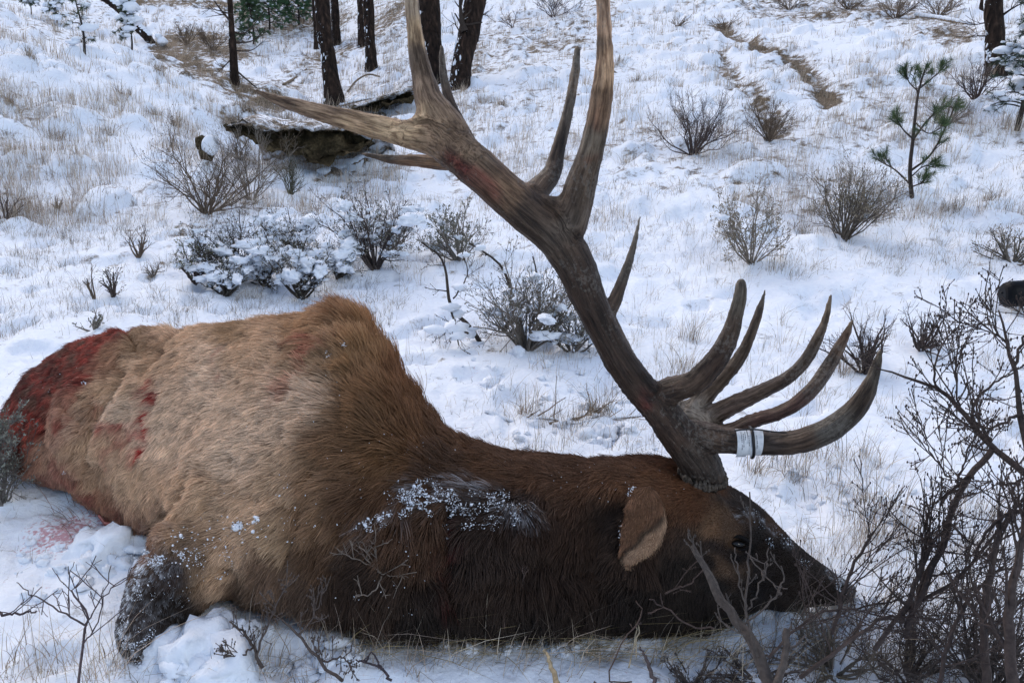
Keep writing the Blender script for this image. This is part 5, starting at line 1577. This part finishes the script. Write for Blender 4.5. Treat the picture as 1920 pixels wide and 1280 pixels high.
woody([([(1700, 1190, 1.72), (1730, 1090, 1.72), (1760, 1030, 1.72), (1772, 1000, 1.72)], 13, 10), ([(1690, 1165, 1.70), (1718, 1090, 1.70), (1738, 1040, 1.70), (1745, 1010, 1.7)], 12, 10),
       ([(1640, 1215, 1.75), (1690, 1150, 1.73), (1740, 1120, 1.7), (1800, 1080, 1.68), (1850, 1020, 1.66), (1900, 960, 1.64)], 12, 6),
       ([(1440, 1230, 1.72), (1530, 1150, 1.74), (1600, 1140, 1.74), (1690, 1120, 1.72)], 7, 4), ([(1560, 1190, 1.74), (1580, 1110, 1.75), (1600, 1060, 1.76), (1630, 1010, 1.76), (1625, 1003, 1.76)], 9, 6),
       ([(1500, 1270, 1.66), (1580, 1210, 1.68), (1660, 1160, 1.7), (1760, 1160, 1.68)], 11, 5), ([(1850, 1290, 1.58), (1845, 1160, 1.6), (1860, 1060, 1.6), (1880, 960, 1.6)], 22, 10),
       ([(1900, 1290, 1.5), (1890, 1150, 1.52), (1910, 1040, 1.54), (1930, 920, 1.56)], 32, 14), ([(1760, 1290, 1.6), (1780, 1200, 1.62), (1820, 1120, 1.64), (1880, 1060, 1.66)], 12, 6)],
      'thick tangle of dark broken stems rising from the lower corner', 'thorny_shrub', 'shrub', t1, colr=PB, ntw=12, tl=0.16, sub2=5, base=ground(1740, 1270)[0])
woody([([(1470, 1330, 1.55), (1430, 1250, 1.6), (1395, 1180, 1.64), (1355, 1130, 1.68), (1325, 1070, 1.71), (1300, 1022, 1.73)], 38, 15),
       ([(1420, 1230, 1.6), (1400, 1140, 1.63), (1403, 1060, 1.65), (1406, 1000, 1.66), (1405, 925, 1.66)], 7, 3.5),
       ([(1390, 1180, 1.62), (1350, 1100, 1.66), (1310, 1040, 1.68), (1288, 1000, 1.69)], 7, 3), ([(1400, 1160, 1.63), (1385, 1080, 1.64), (1378, 1025, 1.65)], 5, 3),
       ([(1400, 1150, 1.63), (1425, 1100, 1.63), (1440, 1025, 1.64)], 5, 3), ([(1395, 1170, 1.62), (1440, 1130, 1.6), (1470, 1090, 1.6), (1465, 1060, 1.6)], 5, 3), ([(1450, 1300, 1.55), (1470, 1240, 1.57), (1475, 1180, 1.6)], 20, 16),
       ([(1400, 1195, 1.62), (1350, 1160, 1.62), (1340, 1145, 1.62)], 4, 2.5), ([(1405, 1040, 1.65), (1445, 1090, 1.62), (1475, 1105, 1.6)], 4, 2.5)],
      'cut grey-barked stub with red-brown shoots in front of the elk jaw', 'cut_stub', 'shrub', t1, colr=(0.115, 0.095, 0.085), ntw=2, tl=0.05, sub2=1, base=ground(1440, 1275)[0])
# low tangle at the bottom edge
for k_, (px, py, hh, ww, lab) in enumerate(((1560, 1262, 130, 260, 'low tangle of fine grey and tan twigs beneath the muzzle'), (1700, 1276, 170, 240, 'dense fine twig thicket at the bottom between stub and corner'),
                                            (1850, 1290, 300, 300, 'densest dark thicket filling the lower corner'), (1420, 1278, 70, 200, 'short sparse twigs around the foot of the cut stub'),
                                            (1300, 1290, 60, 180, 'thin sprawling twigs at the bottom edge before the stub'))):
    shrub(px, py, hh, ww, lab, 'twig_thicket', n=(40 if k_ == 2 else 24), sub=9, sub2=4, tw=(0.085, 0.07, 0.065) if k_ != 0 else (0.15, 0.125, 0.10), r0=0.0035, wig=0.3, ang=1.1, minr=0.0009, upb=0.15)
# twigs bottom-left and under the chest
woody([([(145, 1300, 1.62), (155, 1220, 1.68), (160, 1150, 1.72), (135, 1110, 1.74), (150, 1090, 1.74)], 7, 3), ([(158, 1170, 1.7), (110, 1140, 1.72), (60, 1115, 1.74), (30, 1090, 1.75)], 5, 2), ([(158, 1180, 1.7), (190, 1120, 1.7), (245, 1080, 1.72)], 4, 2),
       ([(155, 1210, 1.68), (185, 1160, 1.68), (205, 1060, 1.7)], 4, 2), ([(0, 1152, 1.8), (40, 1148, 1.8), (70, 1146, 1.8)], 7, 4)],
      'thin bare forked plant in the lower corner by the foreleg', 'bare_sprig', 'plant', 1.7, colr=(0.10, 0.075, 0.08), ntw=4, tl=0.08, sub2=1, buds=False, base=ground(145, 1278)[0])
woody([([(490, 1250, 1.9), (475, 1210, 1.92), (450, 1180, 1.93), (430, 1165, 1.93)], 9, 4), ([(480, 1225, 1.91), (500, 1180, 1.9), (520, 1130, 1.9), (540, 1095, 1.9)], 6, 2.5), ([(640, 1275, 1.8), (600, 1240, 1.83), (560, 1190, 1.85), (530, 1160, 1.86)], 9, 5),
       ([(600, 1240, 1.84), (640, 1230, 1.84), (660, 1250, 1.82)], 5, 3), ([(475, 1212, 1.92), (450, 1230, 1.9), (425, 1225, 1.9)], 5, 3), ([(560, 1190, 1.86), (590, 1150, 1.88), (620, 1080, 1.9)], 5, 2)],
      'knobbly little bare bush in the snow under the chest of the elk', 'bare_sprig', 'plant', 1.85, colr=(0.12, 0.095, 0.085), ntw=7, tl=0.06, sub2=3, base=ground(520, 1260)[0])
woody([([(730, 1275, 1.68), (715, 1252, 1.7), (690, 1240, 1.72), (665, 1238, 1.73)], 7, 4), ([(715, 1255, 1.7), (700, 1225, 1.72), (678, 1240, 1.72)], 5, 3)],
      'short dark twig lying on snow below the chest', 'fallen_twig', 'twig', 1.7, colr=(0.06, 0.05, 0.06), ntw=2, tl=0.03, sub2=0, base=ground(730, 1275)[0])
# broken pale stick and dark stick
for lp, w0, w1, cl_, lab in (([(1020, 1214, 1.80), (1032, 1245, 1.77), (1048, 1290, 1.72)], 5, 16, (0.42, 0.34, 0.22), 'pale split stick poking up at the bottom edge'),
                             ([(1200, 1212, 1.80), (1215, 1240, 1.77), (1232, 1290, 1.72)], 4, 12, (0.09, 0.075, 0.08), 'dark pointed stick with a pale tip at the bottom edge')):
    woody([(lp, w0, w1)], lab, 'broken_stick', 'stick', 1.7, colr=cl_, ntw=0, base=P(*lp[-1]))
woody([([(1190, 1090, 2.0), (1195, 1150, 1.98), (1190, 1200, 1.95), (1180, 1250, 1.9)], 3, 4), ([(1188, 1070, 2.0), (1193, 1140, 1.98), (1196, 1180, 1.96), (1190, 1230, 1.9)], 3, 3.5)], 'pale straw stems standing up to the drooping ear', 'straw_stem', 'grass stem', 1.95, colr=(.55, .46, .32), ntw=0, base=ground(1182, 1252)[0])
woody([([(1185, 1275, 1.8), (1140, 1270, 1.8), (1170, 1200, 1.85), (1205, 1150, 1.88), (1190, 1125, 1.9)], 4, 3), ([(945, 1175, 1.95), (955, 1130, 1.97), (975, 1100, 1.98), (990, 1065, 1.98)], 4, 3), ([(1340, 1180, 1.9), (1290, 1170, 1.9), (1250, 1140, 1.9), (1215, 1120, 1.9)], 5, 3), ([(1250, 1110, 1.9), (1290, 1095, 1.9), (1320, 1065, 1.9)], 5, 3)],
      'wiry dark twigs crossing in front of the dark neck', 'fallen_twig', 'twig', 1.9, colr=(0.10, 0.07, 0.06), ntw=2, tl=0.06, sub2=1, base=ground(1185, 1275)[0])
# pale twigs caught on the shoulder
woody([([(715, 1075, 1.93), (690, 1050, 1.93), (660, 1025, 1.94)], 5, 2), ([(700, 1060, 1.93), (660, 1045, 1.93), (640, 1035, 1.93)], 4, 2), ([(715, 1080, 1.93), (700, 1110, 1.92), (665, 1118, 1.92)], 4, 2), ([(700, 1060, 1.93), (705, 1030, 1.93), (700, 1005, 1.93)], 3, 1.5), ([(715, 1075, 1.93), (740, 1080, 1.93), (760, 1083, 1.93)], 3, 1.5)],
      'pale forked twig caught on the lower chest fur', 'caught_twig', 'twig', 1.93, colr=(0.22, 0.18, 0.15), ntw=4, tl=0.05, sub2=2, buds=False)
# sagebrush against the rump at left edge
ts = 2.52
for px, py, hh, ww, lab in ((5, 940, 180, 150, 'grey-green sagebrush pressed against the bloody rump at the edge'),):
    shrub(px, py, hh, ww, lab, n=20, sub=9, sub2=4, r0=0.003, wig=.3, tw=(0.13, 0.12, 0.11), leaf=(.22, .23, .20), nleaf=5, ll=0.012, lw=0.0022, minr=0.0008)
shrub(2, 860, 110, 80, 'smaller pale sagebrush tip against the rump, above the fuller one', n=14, sub=8, sub2=4, r0=0.003, wig=.3, tw=(0.16, 0.15, 0.14), leaf=(.27, .29, .25), nleaf=6, ll=0.012, lw=0.0022, base=P(0, 860, 2.50), t=2.5)

# ------------------------------------------------------------------ grass
def blades(C, H, lean, n_per, spread, wd, colr, name, label, cat='grass', seed=1, bend=0.5, cv=0.35):
    """C (M,3) tuft bases; H (M,) heights"""
    r = np.random.default_rng(seed)
    M = len(C)
    idx = np.repeat(np.arange(M), n_per)
    k = len(idx)
    a = r.uniform(0, 6.28, k); rd = np.sqrt(r.uniform(0, 1, k)) * spread[idx]
    b0 = C[idx] + np.stack([np.cos(a) * rd, np.sin(a) * rd, 0 * a], -1)
    b0[:, 2] = height(b0[:, 0], b0[:, 1]) - 0.006
    h = H[idx] * r.uniform(0.35, 1.1, k)
    out = np.stack([np.cos(a), np.sin(a), 0 * a], -1) * r.uniform(0, .7, (k, 1)) + lean[idx] + r.normal(0, .25, (k, 3)) * [1, 1, 0]
    up = np.array([0, 0, 1.0])
    K = 4
    s = np.linspace(0, 1, K)[None, :, None]
    bnd = bend * r.uniform(0.2, 1.8, (k, 1, 1))
    pts = b0[:, None] + h[:, None, None] * (up * (s - 0.25 * bnd * s ** 2) + out[:, None] * (0.35 * s + bnd * s ** 2) * 0.8)
    gzz = height(pts[:, -1, 0], pts[:, -1, 1], False)
    pts[:, -1, 2] = np.maximum(pts[:, -1, 2], gzz + 0.008)
    side = norm(np.cross(np.broadcast_to(norm(out + 1e-4), (k, 3)), up) + r.normal(0, .6, (k, 3)))
    w_ = wd[idx][:, None, None] * r.uniform(.6, 1.3, (k, 1, 1)) * np.array([1, .9, .6, .08])[None, :, None] * side[:, None]
    V = np.concatenate([pts - w_, pts + w_], 1).reshape(-1, 3)
    o_ = (np.arange(k) * 2 * K)[:, None, None]; j = np.arange(K - 1)[None, :, None]
    Q = (o_ + j + np.array([0, K, K + 1, 1])[None, None]).reshape(-1, 4)
    cc = np.repeat(np.clip(colr[r.integers(0, len(colr), k)] * r.uniform(1 - cv, 1 + cv, (k, 1)), 0, 1), 2 * K, 0)
    o = obj(name, V, [Q], M_GRASS, smooth=False, colr=cc)
    tag(o, label, cat, kind='stuff')
    return o


STRAW = np.array([[.50, .42, .32], [.42, .34, .26], [.58, .50, .40], [.32, .26, .21], [.46, .36, .29]])
DULL = np.array([[.17, .14, .10], [.25, .20, .14], [.32, .26, .19], [.12, .10, .08]])
# broad scatter over both slopes, density by noise
def scatter(k, pxr, pyr, thr, seed, fr=2.2):
    r = np.random.default_rng(seed)
    out = []
    xs = r.uniform(*pxr, k); ys = r.uniform(*pyr, k)
    t = np.concatenate([np.arange(1.4, 9, .03), np.arange(9, 40, .12)])
    for i in range(0, k, 500):
        cx = (xs[i:i + 500] - 960) / F; cy = (640 - ys[i:i + 500]) / F
        d = FWD + cx[:, None] * RIGHT + cy[:, None] * UP
        pts = CAM + t[None, :, None] * d[:, None]
        h = height(pts[..., 0], pts[..., 1], False)
        bl = pts[..., 2] < h
        j = np.argmax(bl, axis=1)
        ok = bl[np.arange(len(j)), j]
        p = pts[np.arange(len(j)), j][ok]
        out.append(p)
    p = np.concatenate(out)
    nz = fbm(p * [fr, fr, 0], 3, seed) 
    return p[nz > thr]


def lay(p, hmin, hmax, n_per, wmul, cols, name, label, seed, lean=(0.1, 0, 0), spread=0.03, bend=0.5):
    r = np.random.default_rng(seed)
    t = np.linalg.norm(p - CAM, axis=1)
    H = r.uniform(hmin, hmax, len(p))
    wd = np.maximum(0.0008, 0.00017 * t) * wmul
    blades(p, H, np.tile(lean, (len(p), 1)) + r.normal(0, .15, (len(p), 3)) * [1, 1, 0], n_per, np.full(len(p), spread) * r.uniform(.4, 1.6, len(p)), wd, cols, name, label, seed=seed, bend=bend)


p = scatter(3600, (-60, 760), (20, 420), -0.02, 101)
lay(p, .08, .22, 9, .9, STRAW, 'dry_grass', 'thin straw-coloured grass sticking out of the snow on the left slope', 1, lean=(.12, 0, 0), spread=.05, bend=.35)
p = scatter(3200, (860, 1980), (0, 420), -0.02, 102)
lay(p, .07, .20, 9, .9, STRAW, 'dry_grass', 'thin pale grass sticking out of the snow on the right slope', 2, lean=(.1, 0, 0), spread=.05, bend=.35)
p = scatter(900, (440, 900), (0, 240), -0.05, 103)
lay(p, .08, .20, 10, .9, np.vstack([STRAW, DULL]), 'dry_grass', 'tan grass in the gully under the pine trunks', 3, spread=.07)
p = scatter(1700, (-40, 760), (380, 640), -0.12, 104, 4)
lay(p, .03, .11, 7, .8, DULL, 'dry_grass', 'short sparse grass in the snow above the back of the elk', 4, spread=.03, bend=.9)
p = scatter(2600, (760, 1960), (380, 1150), -0.12, 105, 4)
lay(p, .03, .13, 7, .75, np.vstack([STRAW, DULL]), 'dry_grass', 'fine dry grass in the snow behind the antlers', 5, spread=.03, bend=.8)
p = scatter(5200, (-40, 1960), (120, 1280), -0.05, 106, 5)
p = p[p[:, 1] < 8]
lay(p, .012, .045, 3, .8, np.vstack([DULL, DULL * .6]), 'plant_litter', 'bits of dark grass and needles lying flat on the snow', 12, spread=.03, bend=2.2)
p = scatter(9000, (-60, 1960), (0, 520), -0.3, 107, 3)
lay(p, .04, .11, 4, .85, np.vstack([STRAW * .8, DULL]), 'dead_grass', 'short dull grass showing through the thin snow on the slopes', 13, spread=.04, bend=1.0)
# denser tufts
tuf = [(1560, 860, 1.8), (1500, 850, 1.0), (1620, 870, 1.0), (1080, 790, 1.1), (1120, 780, 1.0), (980, 770, .7), (1650, 1010, 1.2), (1690, 1020, 1.0), (1700, 960, .8), (940, 200, 1.5), (910, 190, 1.2), (1200, 150, 1.3), (1150, 130, 1.2), (1500, 440, 1), (1480, 520, 1.2), (1520, 400, .7), (1270, 690, 1.2), (1300, 640, .8), (1170, 300, 1), (285, 200, 1.3), (150, 80, 1), (300, 140, 1.4), (230, 170, 1.2), (100, 250, 1.2),
       (60, 130, 1.4), (30, 200, 1.3), (200, 240, 1.1), (330, 230, 1.2), (440, 230, 1.2), (620, 325, 1.2), (650, 318, 1), (1840, 380, 1.2), (1780, 400, 1), (1580, 700, 1), (870, 170, 1), (1850, 960, .9), (1500, 900, 1), (1590, 930, .9), (1430, 900, .7)]
C0 = np.array([ground(x, y, False)[0] for x, y, s in tuf for _ in range(3)]) + rng.normal(0, .03, (len(tuf) * 3, 3)) * [1, 1, 0]
lay(C0, .08, .17, 34, 1.0, np.vstack([STRAW, DULL]), 'grass_tufts', 'bunched dry grass tufts dotted over the snow', 6, spread=.045, bend=.9)
# earth-brown hanging grass over the banks and along the tracks
tp = [(x, y) for x in range(440, 700, 9) for y in (240 + 4 * math.sin(x),)]
C1 = np.concatenate([LIP[::2] + [0, 0.02, 0], LIP[1::2] + [0, .12, 0], LIP2[::3]])
_hh = height
def height(x, y, fine=True):
    '''terrain, or the lip of the bank where a tuft hangs from it'''
    z = _hh(x, y, fine)
    i_ = np.argmin(np.abs(np.asarray(x)[..., None] - C1[:, 0]) + 0.3 * np.abs(np.asarray(y)[..., None] - C1[:, 1]), axis=-1)
    return np.where(np.abs(np.asarray(y) - C1[i_, 1]) < 0.08, C1[i_, 2] - 0.01, z)
lay(C1, .06, .15, 12, .8, np.vstack([DULL, DULL * 1.3]), 'bank_grass', 'brown grass hanging over the lip of the dark cut bank', 7, lean=(0, -1.2, 0), spread=.05, bend=1.3)
height = _hh
C2 = []
for pts, wd in TRACKS:
    pts = np.array(pts)
    for a_, b_ in zip(pts[:-1], pts[1:]):
        for s in np.linspace(0, 1, 16): C2.append([*(a_ * (1 - s) + b_ * s + rng.normal(0, .09, 2)), 0])
C2 = np.array(C2)
lay(C2, .04, .12, 14, .9, DULL, 'track_grass', 'flattened brown grass lining the two eroded tracks', 8, lean=(.4, -.3, 0), spread=.07, bend=1.2)
# foreground straw
fg = [(460, 1240, 1), (700, 1230, 1), (760, 1250, 1), (840, 1260, 1.2), (900, 1240, 1.6), (930, 1220, 1.8), (960, 1210, 1.5), (1000, 1240, 1), (1080, 1250, 1), (1120, 1235, 1), (1180, 1240, 1), (1250, 1240, 1), (1300, 1240, 1.2), (1340, 1250, 1.2), (120, 1260, 1), (200, 1270, 1), (60, 1230, 1), (20, 1280, 1),
      (180, 1285, 1.2), (240, 1060, .5), (600, 1240, 1), (540, 1240, .7), (1380, 1250, 1), (1450, 1230, 1), (1500, 1180, 1.2), (1540, 1200, 1.2), (1600, 1200, 1), (1650, 1230, 1.2), (1440, 1180, 1), (1490, 1150, .8), (660, 1225, 1), (620, 1215, 1), (820, 1225, 1)]
C3 = np.array([ground(x, y, False)[0] for x, y, s in fg for _ in range(3)]) + rng.normal(0, .04, (len(fg) * 3, 3)) * [1, .5, 0]
C3[:, 1] = np.maximum(C3[:, 1], 1.45)
lay(C3, .07, .20, 9, 1.0, STRAW, 'straw', 'loose tan straw and grass stems in front of the elk', 9, lean=(.25, 0, 0), spread=.05, bend=.9)
xs = np.linspace(620, 1340, 50)
xs = np.concatenate([xs, rng.uniform(600, 1400, 40)])
C4 = np.array([ground(x, 1212 + rng.uniform(-6, 22), False)[0] for x in xs])
lay(C4, .05, .16, 7, 1.0, np.array([[.42, .33, .17], [.34, .26, .13], [.30, .25, .16]]), 'straw', 'yellowish flattened straw pressed along the underside of the neck', 10, lean=(.9, -.1, 0), spread=.04, bend=1.2)
C6 = np.array([ground(rng.uniform(1340, 1900), rng.uniform(1120, 1290), False)[0] for _ in range(90)])
C6[:, 1] = np.maximum(C6[:, 1], 1.45)
lay(C6, .06, .16, 8, 1.0, np.vstack([STRAW * .8, DULL]), 'straw', 'tangled straw and fine twigs woven through the thicket below the muzzle', 14, lean=(.3, 0, 0), spread=.06, bend=1.0)
C7 = np.array([ground(rng.uniform(0, 900), rng.uniform(1215, 1290), False)[0] for _ in range(80)])
C7[:, 1] = np.maximum(C7[:, 1], 1.45)
lay(C7, .05, .14, 5, .9, np.vstack([STRAW, DULL]), 'straw', 'scattered bent grass stems along the bottom edge of the snow', 15, lean=(.3, 0, 0), spread=.06, bend=1.1)
C5 = np.array([ground(rng.uniform(100, 300), rng.uniform(950, 1030), False)[0] for _ in range(26)])
lay(C5, .05, .13, 4, .9, np.array([[.20, .06, .05], [.14, .08, .06], [.3, .2, .15]]), 'stained_stems', 'blood-stained stems on the pink snow by the belly opening', 11, lean=(-.9, 0, 0), spread=.05, bend=1.0)
# lumps of broken snow
pts = []; ssz = []
for cx, cy, rx, ry, k_, s in ((370, 1220, 70, 35, 46, .018), (400, 1255, 50, 24, 30, .018), (300, 1225, 22, 10, 16, .012), (240, 1240, 30, 8, 14, .009), (560, 1235, 120, 30, 26, .010), (230, 1040, 60, 30, 26, .012), (215, 1030, 40, 20, 10, .02), (1000, 1215, 200, 10, 26, .009), (1600, 930, 120, 60, 26, .008), (100, 1080, 120, 60, 26, .010), (1150, 790, 200, 60, 40, .011), (1000, 700, 150, 40, 24, .010), (1500, 1150, 110, 12, 36, .012), (450, 1190, 60, 20, 14, .014)):
    for _ in range(k_):
        g_, _t = ground(cx + rng.normal(0, rx * .6), cy + rng.normal(0, ry * .6), False)
        g_[2] = height(g_[0], g_[1])
        pts.append(g_); ssz.append(s * rng.lognormal(0, .5))
ssz = np.array(ssz)[:, None] * np.array([[1.1, 1.0, .75]])
V, fs = blobs(np.array(pts) + [0, 0, .002], ssz, ICO3, 0.6, 1.8)
o = obj('snow_lumps', V, fs, M_SNOW); tag(o, 'broken lumps of trampled snow around the elk', 'snow', kind='stuff')
print('tris', sum(len(o.data.loops) for o in sc.objects if o.type == 'MESH'))
